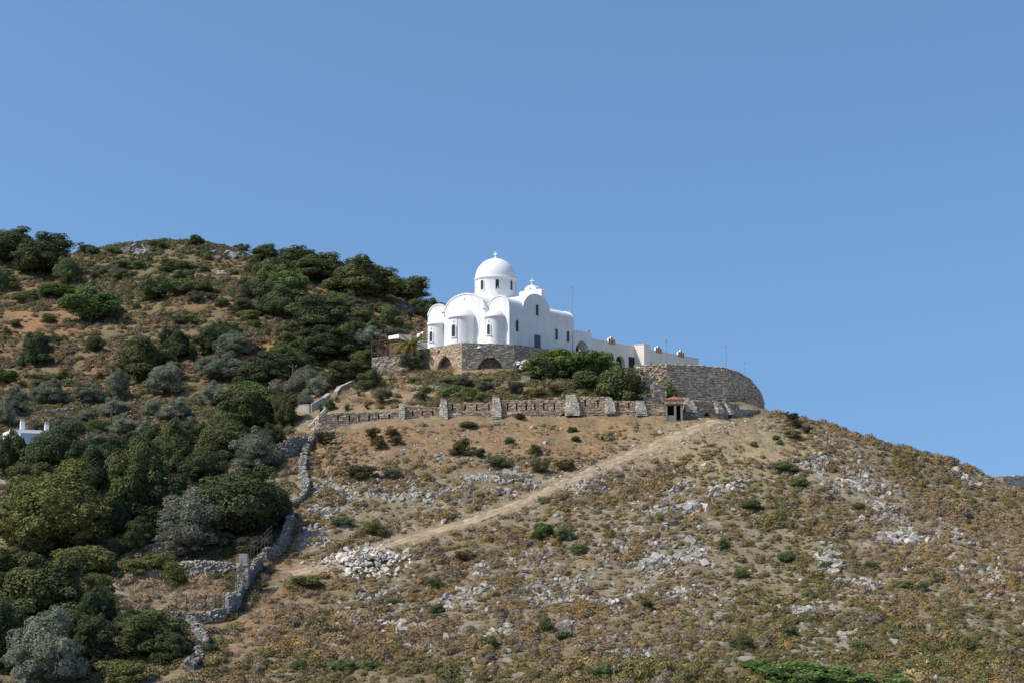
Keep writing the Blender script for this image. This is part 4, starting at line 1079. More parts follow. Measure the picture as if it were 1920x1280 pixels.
# name, kind, px, foot py, width, height, trunk?, label
T = [
 # crown of the hill, left to right
 ('oak_tree', 'dark', 12, 492, 96, 58, 1, 'big dark evergreen tree at the far left end of the hilltop'),
 ('oak_tree', 'dark', 76, 514, 98, 62, 1, 'broad dark evergreen tree on the hilltop, second from the left edge'),
 ('bush', 'bush', 125, 532, 48, 58, 0, 'tall dark bush on the slope just under the broad hilltop tree'),
 ('bush', 'bush', 2, 548, 50, 54, 0, 'dark bush cut by the left edge below the hilltop trees'),
 ('bush', 'greybush', 158, 476, 34, 20, 0, 'small grey-green bush on the skyline right of the big hilltop trees'),
 ('round_tree', 'dark', 368, 462, 26, 22, 1, 'tiny lone round tree standing clear against the sky on the summit'),
 ('bush', 'bush', 292, 466, 34, 18, 0, 'low dark bush on the summit between the boulders'),
 ('oak_tree', 'oak', 497, 484, 48, 30, 1, 'small evergreen at the left end of the wooded ridge line'),
 ('oak_tree', 'dark', 558, 508, 86, 44, 1, 'dark evergreen on the ridge line above the big boulder-side clump'),
 ('oak_tree', 'oak', 600, 530, 92, 48, 1, 'grey-green evergreen in the middle of the ridge wood'),
 ('oak_tree', 'oak', 510, 549, 68, 54, 1, 'evergreen tree standing below the left end of the ridge wood'),
 ('oak_tree', 'dark', 622, 503, 44, 24, 1, 'small evergreen peeping over the ridge wood against the sky'),
 ('oak_tree', 'oak', 674, 553, 112, 62, 1, 'widest evergreen of the ridge wood, with shade under its crown'),
 ('oak_tree', 'oak', 754, 564, 86, 46, 1, 'wind-shaped evergreen on the ridge end with sky under its branches'),
 ('oak_tree', 'dark', 813, 574, 44, 34, 1, 'last evergreen of the ridge, leaning just left of the church'),
 ('oak_tree', 'dark', 826, 592, 40, 34, 1, 'dark tree right behind the church, partly hidden by its left apse'),
 ('oak_tree', 'green', 541, 562, 52, 44, 1, 'lighter green tree under the ridge wood'),
 ('oak_tree', 'dark', 524, 597, 78, 58, 1, 'dense dark tree on the slope, lower left of the ridge wood'),
 ('bush', 'greybush', 467, 562, 54, 40, 0, 'grey-green bush on the slope left of the dense dark tree'),
 ('oak_tree', 'dark', 594, 622, 100, 60, 1, 'broad dark tree in the middle of the slope left of the church'),
 ('oak_tree', 'oak', 632, 594, 52, 44, 1, 'rounded tree behind the broad dark tree, next to the red soil'),
 ('bush', 'bush', 730, 606, 46, 42, 0, 'solitary dark bush on the red soil left of the church'),
 ('bush', 'greybush', 453, 594, 56, 34, 0, 'brownish green bush on the slope above the olive trees'),
 ('oak_tree', 'dark', 424, 640, 54, 42, 1, 'dark tree at the upper edge of the olive grove'),
 ('olive_tree', 'olive', 438, 668, 84, 56, 1, 'silvery olive tree under the dark tree at the upper grove edge'),
 ('olive_tree', 'olive', 412, 714, 86, 62, 1, 'large silvery olive tree in the middle of the grove'),
 ('oak_tree', 'dark', 490, 722, 104, 62, 1, 'wide dark tree between the olive trees left of the utility pole'),
 ('oak_tree', 'dark', 612, 674, 116, 66, 1, 'massive dark tree below the broad slope tree, left of the pergola'),
 ('oak_tree', 'oak', 540, 686, 56, 48, 1, 'evergreen between the wide dark tree and the massive dark tree'),
 ('olive_tree', 'olive', 676, 660, 66, 44, 1, 'grey olive tree close to the pergola'),
 ('olive_tree', 'olive', 574, 740, 78, 66, 1, 'tall olive tree right of the utility pole'),
 ('oak_tree', 'oak', 660, 716, 76, 46, 1, 'dark green tree beside the white garden parapet'),
 ('olive_tree', 'olive', 524, 752, 54, 42, 1, 'small olive tree in front of the utility pole'),
 ('oak_tree', 'green', 458, 768, 70, 52, 1, 'bright green tree among the olives under the wide dark tree'),
 ('olive_tree', 'olive', 604, 742, 60, 46, 1, 'olive tree just left of the stepped garden parapet'),
 ('oak_tree', 'oak', 640, 722, 62, 46, 1, 'dark green tree leaning over the stepped garden parapet'),
 ('olive_tree', 'olive', 572, 764, 44, 34, 1, 'low olive above the left end of the pale parapet'),
 ('oak_tree', 'oak', 680, 690, 56, 40, 1, 'dark green tree at the top of the garden parapet below the pergola'),
 ('bush', 'greybush', 742, 640, 52, 28, 0, 'blue-green bush behind the white annexe roof'),
 ('olive_tree', 'olive', 694, 640, 56, 30, 1, 'olive tree behind the pergola roof'),
 ('bush', 'bush', 288, 564, 60, 56, 0, 'grey green round tree-like bush alone on the middle of the hillside'),
 ('bush', 'bush', 338, 556, 46, 40, 0, 'dark bush right of the lone round bush on the hillside'),
 ('bush', 'bush', 378, 552, 44, 34, 0, 'dark bush under the pale boulder on the hillside'),
 ('fig_tree', 'green', 168, 606, 84, 54, 1, 'bright green spreading fig tree above the orange soil'),
 ('bush', 'green', 116, 562, 84, 28, 0, 'low bright green thicket above the fig tree'),
 ('oak_tree', 'dark', 67, 684, 56, 62, 1, 'tall dark tree standing alone in the brown scrub at left'),
 ('bush', 'bush', 176, 658, 38, 34, 0, 'dark bush in the brown scrub right of the lone tall tree'),
 ('oak_tree', 'oak', 266, 712, 116, 82, 1, 'big rounded oak above the olive grove at left'),
 ('oak_tree', 'dark', 330, 678, 66, 66, 1, 'dark tree touching the big rounded oak on its right'),
 ('oak_tree', 'dark', 404, 664, 86, 66, 1, 'dark tree behind the large silvery olive'),
 ('olive_tree', 'olive', 308, 738, 80, 64, 1, 'olive tree in front of the big rounded oak'),
 ('olive_tree', 'olive', 220, 750, 54, 62, 1, 'olive tree left of and below the big rounded oak'),
 ('bush', 'green', 4, 722, 50, 30, 0, 'bright green bush at the left edge above the olives'),
 # olive terraces
 ('olive_tree', 'olive', 30, 778, 54, 56, 1, 'olive tree above the white house with the chimneys'),
 ('olive_tree', 'olive', 92, 762, 72, 54, 1, 'olive tree on the upper terrace, second from the left'),
 ('olive_tree', 'olive', 168, 758, 72, 48, 1, 'olive tree on the upper terrace, third from the left'),
 ('olive_tree', 'olive', 216, 782, 60, 40, 1, 'pale olive tree just left above the lower utility pole'),
 ('olive_tree', 'olive', 332, 788, 68, 40, 1, 'wide low olive tree on the terrace with bare orange earth'),
 ('olive_tree', 'olive', 286, 782, 42, 42, 1, 'narrow olive tree right of the lower utility pole'),
 ('olive_tree', 'olive', 400, 764, 60, 52, 1, 'olive tree at the right end of the upper terrace'),
 ('oak_tree', 'oak', 472, 806, 120, 92, 1, 'large round mid-green oak in the centre of the olive grove'),
 ('oak_tree', 'oak', 532, 800, 52, 76, 1, 'oak against the white parapet wall at the right end of the grove'),
 ('olive_tree', 'olive', 128, 814, 68, 42, 1, 'pale silvery olive tree right of the white house'),
 ('olive_tree', 'olive', 162, 792, 44, 32, 1, 'small pale olive behind the silvery olive by the white house'),
 ('bush', 'bush', 184, 814, 48, 34, 0, 'dark green bush at the foot of the lower utility pole'),
 ('olive_tree', 'olive', 232, 816, 58, 40, 1, 'olive tree right beside the lower utility pole'),
 ('olive_tree', 'olive', 272, 824, 48, 36, 1, 'shaded olive tree behind the dark thicket'),
 ('olive_tree', 'olive', 184, 842, 62, 36, 1, 'low olive tree in front of the lower utility pole'),
 ('olive_tree', 'olive', 8, 798, 36, 44, 1, 'olive tree cut by the left edge behind the white house'),
 ('bush', 'greybush', 76, 812, 34, 22, 0, 'small grey bush between the two chimneys of the white house'),
 # dark wood
 ('oak_tree', 'dark', 24, 892, 66, 98, 1, 'dark tree in front of the left corner of the white house'),
 ('oak_tree', 'dark', 98, 900, 120, 112, 1, 'wide dark tree hiding the foot of the white house'),
 ('oak_tree', 'dark', 168, 922, 84, 96, 1, 'dark tree right of the one hiding the white house'),
 ('oak_tree', 'oak', 252, 985, 120, 176, 1, 'tallest dark tree in the middle of the wood'),
 ('oak_tree', 'oak', 328, 888, 84, 104, 1, 'mid-green tree behind the big lower olive'),
 ('oak_tree', 'oak', 412, 866, 104, 86, 1, 'grey-green oak at the upper right of the dark wood'),
 ('olive_tree', 'olive', 478, 884, 98, 86, 1, 'olive tree leaning over the dry stone wall at the wood edge'),
 ('oak_tree', 'dark', 440, 1012, 196, 150, 1, 'huge round dark oak beside the dry stone wall'),
 ('oak_tree', 'dark', 300, 985, 120, 120, 1, 'shadowy dark tree behind the big lower olive'),
 ('pine_tree', 'pine', 98, 1040, 244, 176, 1, 'huge yellow-green domed tree at the left edge'),
 ('olive_tree', 'olive', 358, 1036, 158, 128, 1, 'biggest olive tree, silvery in front of the dark oak'),
 ('oak_tree', 'dark', 216, 1005, 60, 90, 1, 'dark tree wedged between the yellow-green dome and the big olive'),
 # filling the wood
 ('oak_tree', 'dark', 382, 905, 90, 80, 1, 'dark tree behind the huge round oak, higher up the slope'),
 ('oak_tree', 'oak', 60, 930, 90, 70, 1, 'evergreen behind the yellow-green dome at left'),
 ('oak_tree', 'dark', 204, 890, 74, 70, 1, 'dark tree in the middle of the wood, behind the tallest one'),
 ('oak_tree', 'dark', 290, 870, 76, 72, 1, 'dark tree at the top of the wood, left of the mid-green one'),
 ('oak_tree', 'oak', 366, 838, 70, 54, 1, 'oak below the olive terraces, above the mid-green tree'),
 ('oak_tree', 'dark', 250, 858, 60, 50, 1, 'small dark tree below the shaded olive'),
 ('oak_tree', 'dark', 506, 848, 54, 60, 1, 'dark tree in the corner above the tall retaining wall'),
 ('oak_tree', 'oak', 436, 828, 60, 46, 1, 'oak behind the grey-green oak at the wood edge'),
 ('oak_tree', 'dark', 512, 985, 76, 92, 1, 'dark tree against the boundary wall, right of the huge oak'),
 ('oak_tree', 'dark', 262, 1030, 70, 60, 1, 'dark undergrowth tree left of the biggest olive'),
 ('oak_tree', 'oak', 20, 1090, 100, 70, 1, 'evergreen under the yellow-green dome at the left edge'),
 ('oak_tree', 'oak', 120, 1215, 90, 80, 1, 'evergreen behind the corner olive, below the great spreading tree'),
 ('oak_tree', 'dark', 240, 1190, 60, 50, 1, 'small dark tree behind the wide flat oak'),
 ('oak_tree', 'dark', 320, 1240, 80, 62, 1, 'dark tree at the right end of the wide flat oak'),
 ('oak_tree', 'dark', 560, 700, 70, 50, 1, 'dark tree behind the utility pole near the garden'),
 ('oak_tree', 'oak', 640, 660, 70, 46, 1, 'evergreen between the massive dark tree and the pergola'),
 ('olive_tree', 'olive', 500, 700, 60, 44, 1, 'olive tree above the wide dark tree by the pole'),
 # front left
 ('bush', 'yellowbush', 156, 1078, 114, 64, 0, 'rounded olive-green bush below the yellow-green dome'),
 ('bush', 'bush', 216, 1048, 42, 46, 0, 'upright dark bush right of the rounded olive-green bush'),
 ('bush', 'yellowbush', 258, 1076, 68, 34, 0, 'low olive bush above the stone terrace edge'),
 ('bush', 'yellowbush', 296, 1068, 54, 34, 0, 'low green bush beside the low terrace bush, further right'),
 ('bush', 'yellowbush', 326, 1098, 54, 46, 0, 'green round bush overhanging the terrace wall in the dry field'),
 ('bush', 'yellowbush', 181, 1124, 56, 58, 0, 'dark round bush at the left corner of the dry field'),
 ('bush', 'greybush', 472, 1042, 72, 42, 0, 'yellowish feathery bush behind the wire fence'),
 ('oak_tree', 'oak', 72, 1168, 186, 132, 1, 'great dark spreading tree at the lower left edge'),
 ('oak_tree', 'dark', 178, 1174, 76, 84, 1, 'dark tree right of the great spreading tree'),
 ('olive_tree', 'olive', 82, 1290, 132, 150, 1, 'grey olive tree in the bottom left corner'),
 ('oak_tree', 'oak', 282, 1236, 158, 94, 1, 'wide flat dark green oak below the dry field'),
 ('oak_tree', 'dark', 172, 1250, 92, 90, 1, 'dark tree between the corner olive and the wide flat oak'),
 ('bush', 'yellowbush', 228, 1284, 92, 54, 0, 'yellow-green bush at the bottom under the wide flat oak'),
 ('bush', 'bush', 388, 1230, 46, 28, 0, 'small dark bush right of the wall end below the wide oak'),
 ('oak_tree', 'dark', 10, 1255, 90, 120, 1, 'dark tree at the left edge behind the corner olive'),
]
for nm, kind, px, py, w, h, tr, lab in T:
    plant(kind, px, py, w, h, nm, lab, 'tree' if tr else 'bush', 'trees on the left hillside' if tr else 'bushes on the left hillside', bool(tr), tint={'oak_tree': 1.0}.get(nm, 1.0))

# rounded bushes dotted through the scrub of the upper hillside
hr_ = random.Random(12); nb = 0
for (x0, x1, y0, y1, cnt, lab) in ((170, 480, 475, 535, 26, 'rounded green bush in the scrub just under the summit'), (210, 480, 535, 630, 16, 'rounded green bush in the scrub of the middle hillside'), (440, 700, 600, 735, 26, 'dense bush filling the tree belt left of the church garden'), (60, 230, 690, 760, 8, 'grey-green bush on the olive terraces at left'), (640, 800, 560, 625, 14, 'low dark bush on the red slope beside the church'), (0, 130, 560, 690, 9, 'low bush in the brown scrub at the left edge')):
    for i in range(cnt):
        w_ = hr_.uniform(16, 38) if y0 < 600 or x0 < 300 else hr_.uniform(30, 55)
        plant(hr_.choice(['bush', 'greybush', 'bush', 'yellowbush']), hr_.uniform(x0, x1), hr_.uniform(y0, y1), w_, w_ * hr_.uniform(.5, .8), 'bush', lab, 'bush', lab.replace('bush', 'bushes'), False)
# bushes of the church garden
G = [
 ('oleander', 'bush', 1016, 713, 74, 58, 1.0, 'rounded dark green bush against the podium right of the white oleander', None),
 ('garden_bush', 'green', 1052, 712, 76, 58, (1.5, 1.25, .9), 'yellowish green bush in the middle of the garden thicket', None),
 ('garden_bush', 'green', 1096, 716, 78, 58, .9, 'green bush in front of the white archway', None),
 ('garden_bush', 'green', 1130, 712, 60, 50, 1.0, 'feathery green bush below the cream wing', None),
 ('garden_bush', 'bush', 1160, 756, 96, 88, .95, 'largest dark bush hanging over the right garden wall', None),
 ('garden_bush', 'bush', 1098, 730, 70, 44, .95, 'dark bush at the foot of the garden thicket', None),
 ('flowering_oleander', 'bush', 1188, 728, 42, 42, 1.3, 'white flowering bush at the right end of the garden thicket', 'f'),
 ('flowering_oleander', 'bush', 981, 706, 36, 36, 1.2, 'white flowering bush beside the larger blind arch', 'f'),
 ('conical_bush', 'bush', 1247, 757, 40, 56, 1.0, 'upright dark bush between the stairs and the rampart', None),
 ('olive_bush', 'greybush', 772, 697, 62, 40, .8, 'grey-green bush under the palm at the left podium corner', None),
 ('garden_bush', 'greybush', 967, 741, 34, 30, .75, 'dark grey round bush in the middle of the garden', None),
 ('garden_bush', 'bush', 846, 722, 44, 22, 1.3, 'low green bush below the smaller blind arch', None),
 ('garden_bush', 'greybush', 872, 728, 40, 22, .8, 'grey low bush in the garden below the podium corner', None),
 ('garden_bush', 'bush', 835, 745, 40, 24, 1.4, 'low green bush above the garden wall, middle', None),
 ('garden_bush', 'yellowbush', 878, 750, 48, 26, 1.0, 'olive-green low bush above the garden wall', None),
 ('garden_bush', 'bush', 856, 742, 36, 26, 1.2, 'green low bush between two paler ones in the garden', None),
 ('garden_bush', 'greybush', 910, 735, 38, 22, 1.0, 'grey-green low bush right of the garden centre', None),
 ('garden_bush', 'bush', 925, 716, 34, 16, 1.5, 'small green bush at the foot of the larger blind arch', None),
 ('garden_bush', 'yellowbush', 900, 752, 34, 16, 1.1, 'small yellowish bush just behind the wall parapet', None),
 ('garden_bush', 'greybush', 716, 755, 38, 26, .9, 'spiny grey bush in the dry grass above the left wall', None),
 ('garden_bush', 'green', 617, 768, 22, 22, 1.0, 'bright green small bush at the left end of the garden wall', None),
 ('garden_bush', 'bush', 775, 716, 26, 12, 1.3, 'tiny green bush below the grey-green corner bush', None),
 ('garden_bush', 'greybush', 790, 752, 34, 18, 1.0, 'pale low bush above the second wall bay', None),
 ('garden_bush', 'greybush', 1040, 740, 40, 20, (1.5, 1.1, .8), 'brownish low bush above the slit wall right of centre', None),
 ('garden_bush', 'yellowbush', 1004, 742, 36, 18, (1.2, 1.0, .8), 'brown-green low bush right of the dark grey round bush', None),
]
FL = rng(9)
for nm, kind, px, py, w, h, ti, lab, fl in G:
    p = ground(px, py); s = np.linalg.norm(p) / F
    if fl:
        t = thing(nm, lab, 'bush', p, .4, 'bushes of the church garden')
        c = link('foliage', PROTO[kind][1], t); c.scale = (w * s, w * s, h * s); c.color = (ti, ti, ti, 1)
        k = 420; d = sphere_pts(FL, k); d[:, 2] = np.abs(d[:, 2]); cl = sphere_pts(FL, 26); cl[:, 2] = np.abs(cl[:, 2])
        d = cl[FL.integers(0, 26, k)] + sphere_pts(FL, k) * .16; d /= np.linalg.norm(d, axis=1)[:, None]
        c3 = d * np.array([w * s * .5, w * s * .5, h * s * .62]) * FL.uniform(.92, 1.08, (k, 1)) + np.array([0, 0, h * s * .36])
        v, f = quads(c3, d, FL.uniform(.08, .2, k), FL)
        m_ = MB(); m_.addnp(v, f4=f, col=np.tile([.7, .65, .65], (k * 4, 1))); part('blossom', m_, M['flower'], t)
    else:
        plant(kind, px, py, w, h, nm, lab, 'bush', 'bushes of the church garden', False, tint=ti if isinstance(ti, tuple) else ti * 1.3)

# palm by the podium corner, and spiky rosettes in the dry garden
def frond(mb, r, L, az, el, droop, col, wid=.5, n=9):
    a = np.array([math.cos(az), math.sin(az), 0]); side = np.array([-a[1], a[0], 0]); pts = []
    for i in range(n + 1):
        t = i / n; ang = el - droop * t
        if i == 0: q = np.zeros(3)
        else: q = pts[-1] + (a * math.cos(ang) + np.array([0, 0, 1]) * math.sin(ang)) * L / n
        pts.append(q)
    mb.tube(pts, [.035 * (1 - .7 * i / n) for i in range(n + 1)], 4, np.array(col) * 1.1)
    for i in range(1, n + 1):
        for k in (0, .5):
            if i == n and k: continue
            q = pts[i] * (1 - k) + pts[min(i + 1, n)] * k
            d = pts[i] - pts[i - 1]; d = d / np.linalg.norm(d)
            w = wid * (math.sin(math.pi * min(1, .15 + .8 * i / n)) ** .6)
            for s_ in (-1, 1):
                e = q + side * s_ * w * .8 + d * w * .75 + np.array([0, 0, -.12 * w]); b = d * .045
                mb.add([q - b, q + b, e], [(0, 1, 2)], np.array(col) * r.uniform(.8, 1.2))
pm = thing('palm_tree', 'short palm with arching yellow-green fronds at the podium corner', 'palm', at(771, 694, 168.0))
pr_ = random.Random(4); PH = float(at(771, 652, 168.0)[2] - pm.location.z)
m_ = MB(); m_.tube([(0, 0, -.5), (.05, 0, PH * .5), (0, 0, PH)], [.3, .24, .22], 9); part('trunk', m_, M['bark'], pm)
m_ = MB()
for k in range(70):
    el = pr_.uniform(.15, 1.45); mm = MB()
    frond(m_, pr_, pr_.uniform(2.2, 3.0), pr_.uniform(0, 6.28), el, pr_.uniform(.9, 1.7), np.array((.32, .28, .09)) * pr_.uniform(.75, 1.2), .42)
m_.V = [v if i == -1 else v + np.array([0, 0, PH]) for i, v in enumerate(m_.V)]
part('fronds', m_, M['dry'], pm)
ros = []
for v_ in range(2):
    m_ = MB(); r_ = random.Random(30 + v_)
    for k in range(38):
        az = r_.uniform(0, 6.28); el = r_.uniform(.2, 1.5); L = r_.uniform(.7, 1.1)
        a = np.array([math.cos(az) * math.cos(el), math.sin(az) * math.cos(el), math.sin(el)]); sd = np.array([-math.sin(az), math.cos(az), 0]) * .06
        m_.add([sd, -sd, a * L * .55 - sd * .8, a * L, a * L * .55 + sd * .8], [(0, 1, 2), (0, 2, 4), (4, 2, 3)], np.array((.055, .10, .03)) * r_.uniform(.7, 1.3))
    ros.append(m_.mesh('rosette', M['leaf']))
stm = MB(); stm.tube([(0, 0, -.3), (0, 0, .5)], .07, 6); stm = stm.mesh('stem', M['bark'])
for px, py, h, hi, lab in ((693, 722, 22, 1, 'spiky rosette plant on a short stem nearest the ladder'), (693, 727, 18, 0, 'dark spiky plant left of the garden path, upper row'), (720, 730, 18, 1, 'spiky rosette plant right of the upper pair'),
                       (673, 742, 18, 0, 'spiky plant in the middle of the dry grass'), (662, 727, 12, 0, 'small spiky plant near the garden parapet'), (651, 768, 22, 0, 'spiky plant above the first slits of the wall'), (688, 766, 18, 0, 'sprawling spiky plant above the wall, centre left'),
                       (602, 770, 22, 0, 'spiky plant beside the sloping wall end'), (746, 728, 14, 0, 'small spiky plant below the terrace wall'), (630, 752, 16, 0, 'spiky plant beside the stepped parapet'), (757, 702, 18, 0, 'spiky plant at the foot of the grey-green corner bush')):
    p = ground(px, py); s = np.linalg.norm(p) / F; t = thing('spiky_plant', lab, 'plant', p, px * .7, 'spiky garden plants')
    o = link('rosette', ros[px % 2], t); o.scale = (h * s * .75,) * 3
    if hi: b = link('stem', stm, t); o.location = (0, 0, .45)

# ------------------------------------------------------------------ rocks
def hull_rock(seed, n=16, sq=(1, .8, .65)):
    r = rng(seed); bm = bmesh.new()
    p = sphere_pts(r, n) * r.uniform(.75, 1.0, (n, 1)) * np.array(sq)
    for q in p: bm.verts.new(q)
    res = bmesh.ops.convex_hull(bm, input=bm.verts)
    bmesh.ops.delete(bm, geom=[g for g in res['geom_interior'] if isinstance(g, bmesh.types.BMVert)], context='VERTS')
    bm.verts.index_update(); bmesh.ops.triangulate(bm, faces=bm.faces)
    v = np.array([x.co[:] for x in bm.verts]); f = np.array([[q.index for q in pp.verts] for pp in bm.faces]); bm.free()
    return v, f
HR = [hull_rock(500 + i, 12 + i % 7, (1, random.Random(i).uniform(.6, .95), random.Random(i + 50).uniform(.5, .9))) for i in range(14)]
GREY = np.array([(.44, .405, .355), (.39, .36, .32), (.50, .46, .405), (.42, .365, .295), (.34, .32, .29)])
WHITE = np.array([(.62, .57, .49), (.68, .64, .57), (.56, .48, .37), (.66, .60, .50), (.50, .46, .40)])
def stamp(mb, protos, pos, size, r, cols, squash=None, tilt=.5):
    """copies of small shapes gathered into one mesh"""
    k = r.integers(0, len(protos), len(pos))
    for i, (v, f) in enumerate(protos):
        idx = np.where(k == i)[0]
        if not len(idx): continue
        n = len(idx)
        az = r.uniform(0, 2 * math.pi, n); ax = r.normal(0, tilt, n); ay = r.normal(0, tilt, n)
        ca, sa = np.cos(az), np.sin(az); cx, sx = np.cos(ax), np.sin(ax); cy, sy = np.cos(ay), np.sin(ay)
        R = np.empty((n, 3, 3))
        R[:, 0, 0] = ca * cy; R[:, 0, 1] = ca * sy * sx - sa * cx; R[:, 0, 2] = ca * sy * cx + sa * sx
        R[:, 1, 0] = sa * cy; R[:, 1, 1] = sa * sy * sx + ca * cx; R[:, 1, 2] = sa * sy * cx - ca * sx
        R[:, 2, 0] = -sy; R[:, 2, 1] = cy * sx; R[:, 2, 2] = cy * cx
        V = np.einsum('nij,vj->nvi', R, v) * size[idx][:, None, None] + pos[idx][:, None, :]
        if isinstance(cols, tuple):       # colours per vertex of the shape times a tone per copy
            C = cols[0][i][None] * cols[1][idx][:, None, :]
        else: C = np.repeat(cols[idx][:, None, :], len(v), 1)
        Fc = (f[None] + (np.arange(n) * len(v))[:, None, None]).reshape(-1, f.shape[1])
        mb.addnp(V.reshape(-1, 3), f3=Fc if f.shape[1] == 3 else None, f4=Fc if f.shape[1] == 4 else None, col=np.clip(C.reshape(-1, 3), .004, 1))
def scatter(n, r, y0, y1, u0=-.42, u1=.42):
    """points spread evenly over the ground in plan"""
    Y = np.sqrt(r.uniform(y0 ** 2, y1 ** 2, n)); X = r.uniform(u0, u1, n) * Y
    z = sample(Z, X, Y); px, py = proj(X, Y, z)
    return X, Y, z, px, py
def patch(px, py, cx, cy, rx, ry, rot=0):
    c, s = math.cos(rot), math.sin(rot); dx, dy = px - cx, py - cy
    return np.exp(-(((dx * c + dy * s) / rx) ** 2 + ((-dx * s + dy * c) / ry) ** 2))
ROCKY = [(640, 930, 70, 40, .2), (760, 925, 90, 28, .1), (900, 895, 70, 26, .2), (980, 905, 50, 25, 0), (1110, 905, 60, 22, -.5), (1300, 930, 55, 38, .2), (1370, 920, 40, 18, .2), (1180, 1050, 110, 55, .35), (1280, 1020, 60, 40, .5),
         (900, 1085, 50, 30, .2), (1000, 1090, 70, 40, .5), (740, 1150, 80, 28, .2), (790, 1195, 60, 26, .2), (700, 1130, 60, 24, 0), (850, 1130, 60, 30, 0), (920, 1180, 60, 22, .1), (1060, 1170, 28, 22, 0), (1100, 1110, 70, 22, .5),
         (1590, 900, 70, 36, .5), (1660, 950, 70, 30, .5), (1690, 995, 60, 22, .2), (1560, 1045, 22, 28, 0), (1520, 880, 30, 30, .5), (1800, 885, 50, 12, .3), (1540, 1240, 30, 16, 0), (1580, 1180, 45, 22, 0), (1620, 1100, 60, 20, .2), (1720, 1245, 30, 12, 0), (1790, 1000, 60, 20, .4),
         (1170, 1230, 70, 22, .2), (1330, 1130, 60, 30, .3), (1230, 960, 40, 25, .3), (630, 1230, 40, 12, 0), (600, 990, 30, 20, 0), (1500, 1150, 60, 25, .2), (1850, 1080, 60, 25, .3), (640, 1010, 40, 12, 0)]
TRX = [tuple(p) for p in TRACK]
def rockiness(px, py):
    return np.clip(sum(patch(px, py, *a) for a in ROCKY), 0, 1.3)
def bare(px, py):
    """earth kept clear of scrub: below the garden wall and round the lower track end"""
    return np.clip(sum(patch(px, py, *a) for a in ((680, 835, 90, 30, 0), (840, 825, 110, 32, 0), (1000, 825, 120, 38, 0), (1150, 815, 120, 28, 0), (1290, 805, 90, 20, 0), (1390, 800, 70, 30, 0), (1400, 830, 80, 26, .2), (1250, 850, 90, 14, -.4), (560, 1060, 70, 16, 0), (510, 1100, 40, 40, 0), (470, 1170, 40, 50, 0), (430, 1240, 25, 30, 0))), 0, 1)
RX, RY_ = 0, 0
r = rng(2024)
X, Y, z, px, py = scatter(150000, r, 72, 175)
right = px > 560 - np.clip((py - 1000) * .55, 0, 170)
rk = rockiness(px, py); dtr = segdist(X, Y, TRX)
topw = np.interp(px, [500, 600, 760, 1240, 1440, 1500], [812, 812, 792, 788, 783, 700])
okz = right & (py > topw + 3) & (dtr > .25)
edge_tr = np.exp(-((dtr - 1.7) / .6) ** 2) * (px > 640)
cl = fbm(X / 2.0, Y / 2.0, 88, 3)
dens = (rk * 1.25 * sstep(.36, .62, cl) + .16 * sstep(.36, .66, cl) + edge_tr * .36) * np.where(bare(px, py) > .4, 1.1, 1) * np.where(dtr < .95, .25, 1)
sel = okz & (r.random(len(X)) < dens)
X, Y, z, px, py, rk_ = X[sel], Y[sel], z[sel], px[sel], py[sel], rk[sel]
size = np.clip(r.lognormal(-2.15, .6, len(X)), .05, .55) * (.8 + .55 * np.clip(rk_, 0, 1))
ordr = np.argsort(-size * F / Y)
tone = GREY[r.integers(0, 5, len(X))] * r.uniform(.75, 1.15, (len(X), 1))
warmz = (py < 860) & (px < 1460) | (edge_tr[sel] > .4)
tone = np.where(warmz[:, None], WHITE[r.integers(0, 5, len(X))] * r.uniform(.6, .95, (len(X), 1)), tone)
NIND = 280
rest = ordr[NIND:]
mb = MB(); stamp(mb, HR, np.c_[X, Y, z + size * .08][rest], size[rest], r, tone[rest])
stuff(link('loose_stones', mb.mesh('loose_stones', M['rock'])), 'small grey loose stones strewn over the dry slope', 'stones')
ROCKM = []
for i in range(6):
    m_ = MB(); rr_ = rng(900 + i)
    stamp(m_, HR, np.r_[np.zeros((1, 3)), rr_.normal(0, .33, (3, 3)) * np.array([1, 1, .35])], np.r_[.85, rr_.uniform(.35, .6, 3)], rr_, GREY[rr_.integers(0, 5, 4)] * rr_.uniform(.8, 1.1, (4, 1)))
    ROCKM.append(m_.mesh('boulder', M['rock']))
def zone(px, py):
    if py < 860 and px < 1460: return 'on the bare earth below the garden wall'
    if px > 1460: return 'on the stony slope right of the track' if py < 1090 else 'in the low scrub at the lower right'
    if py < 985: return 'on the slope beside the diagonal track'
    if py < 1110: return 'in the scree on the middle slope below the track'
    return 'among the scrub at the bottom of the slope'
rr = random.Random(6)
for i in ordr[:NIND]:
    o = link('boulder', ROCKM[rr.randrange(6)]); s = float(size[i]) * 1.0
    o.location = (X[i], Y[i], z[i] + s * .0); o.rotation_euler = (rr.uniform(-.3, .3), rr.uniform(-.3, .3), rr.uniform(0, 6.28)); o.scale = (s, s * rr.uniform(.7, 1.2), s * rr.uniform(.7, 1.1))
    tag(o, 'grey limestone boulder lying ' + zone(px[i], py[i]), 'boulder', 'boulders ' + zone(px[i], py[i]))
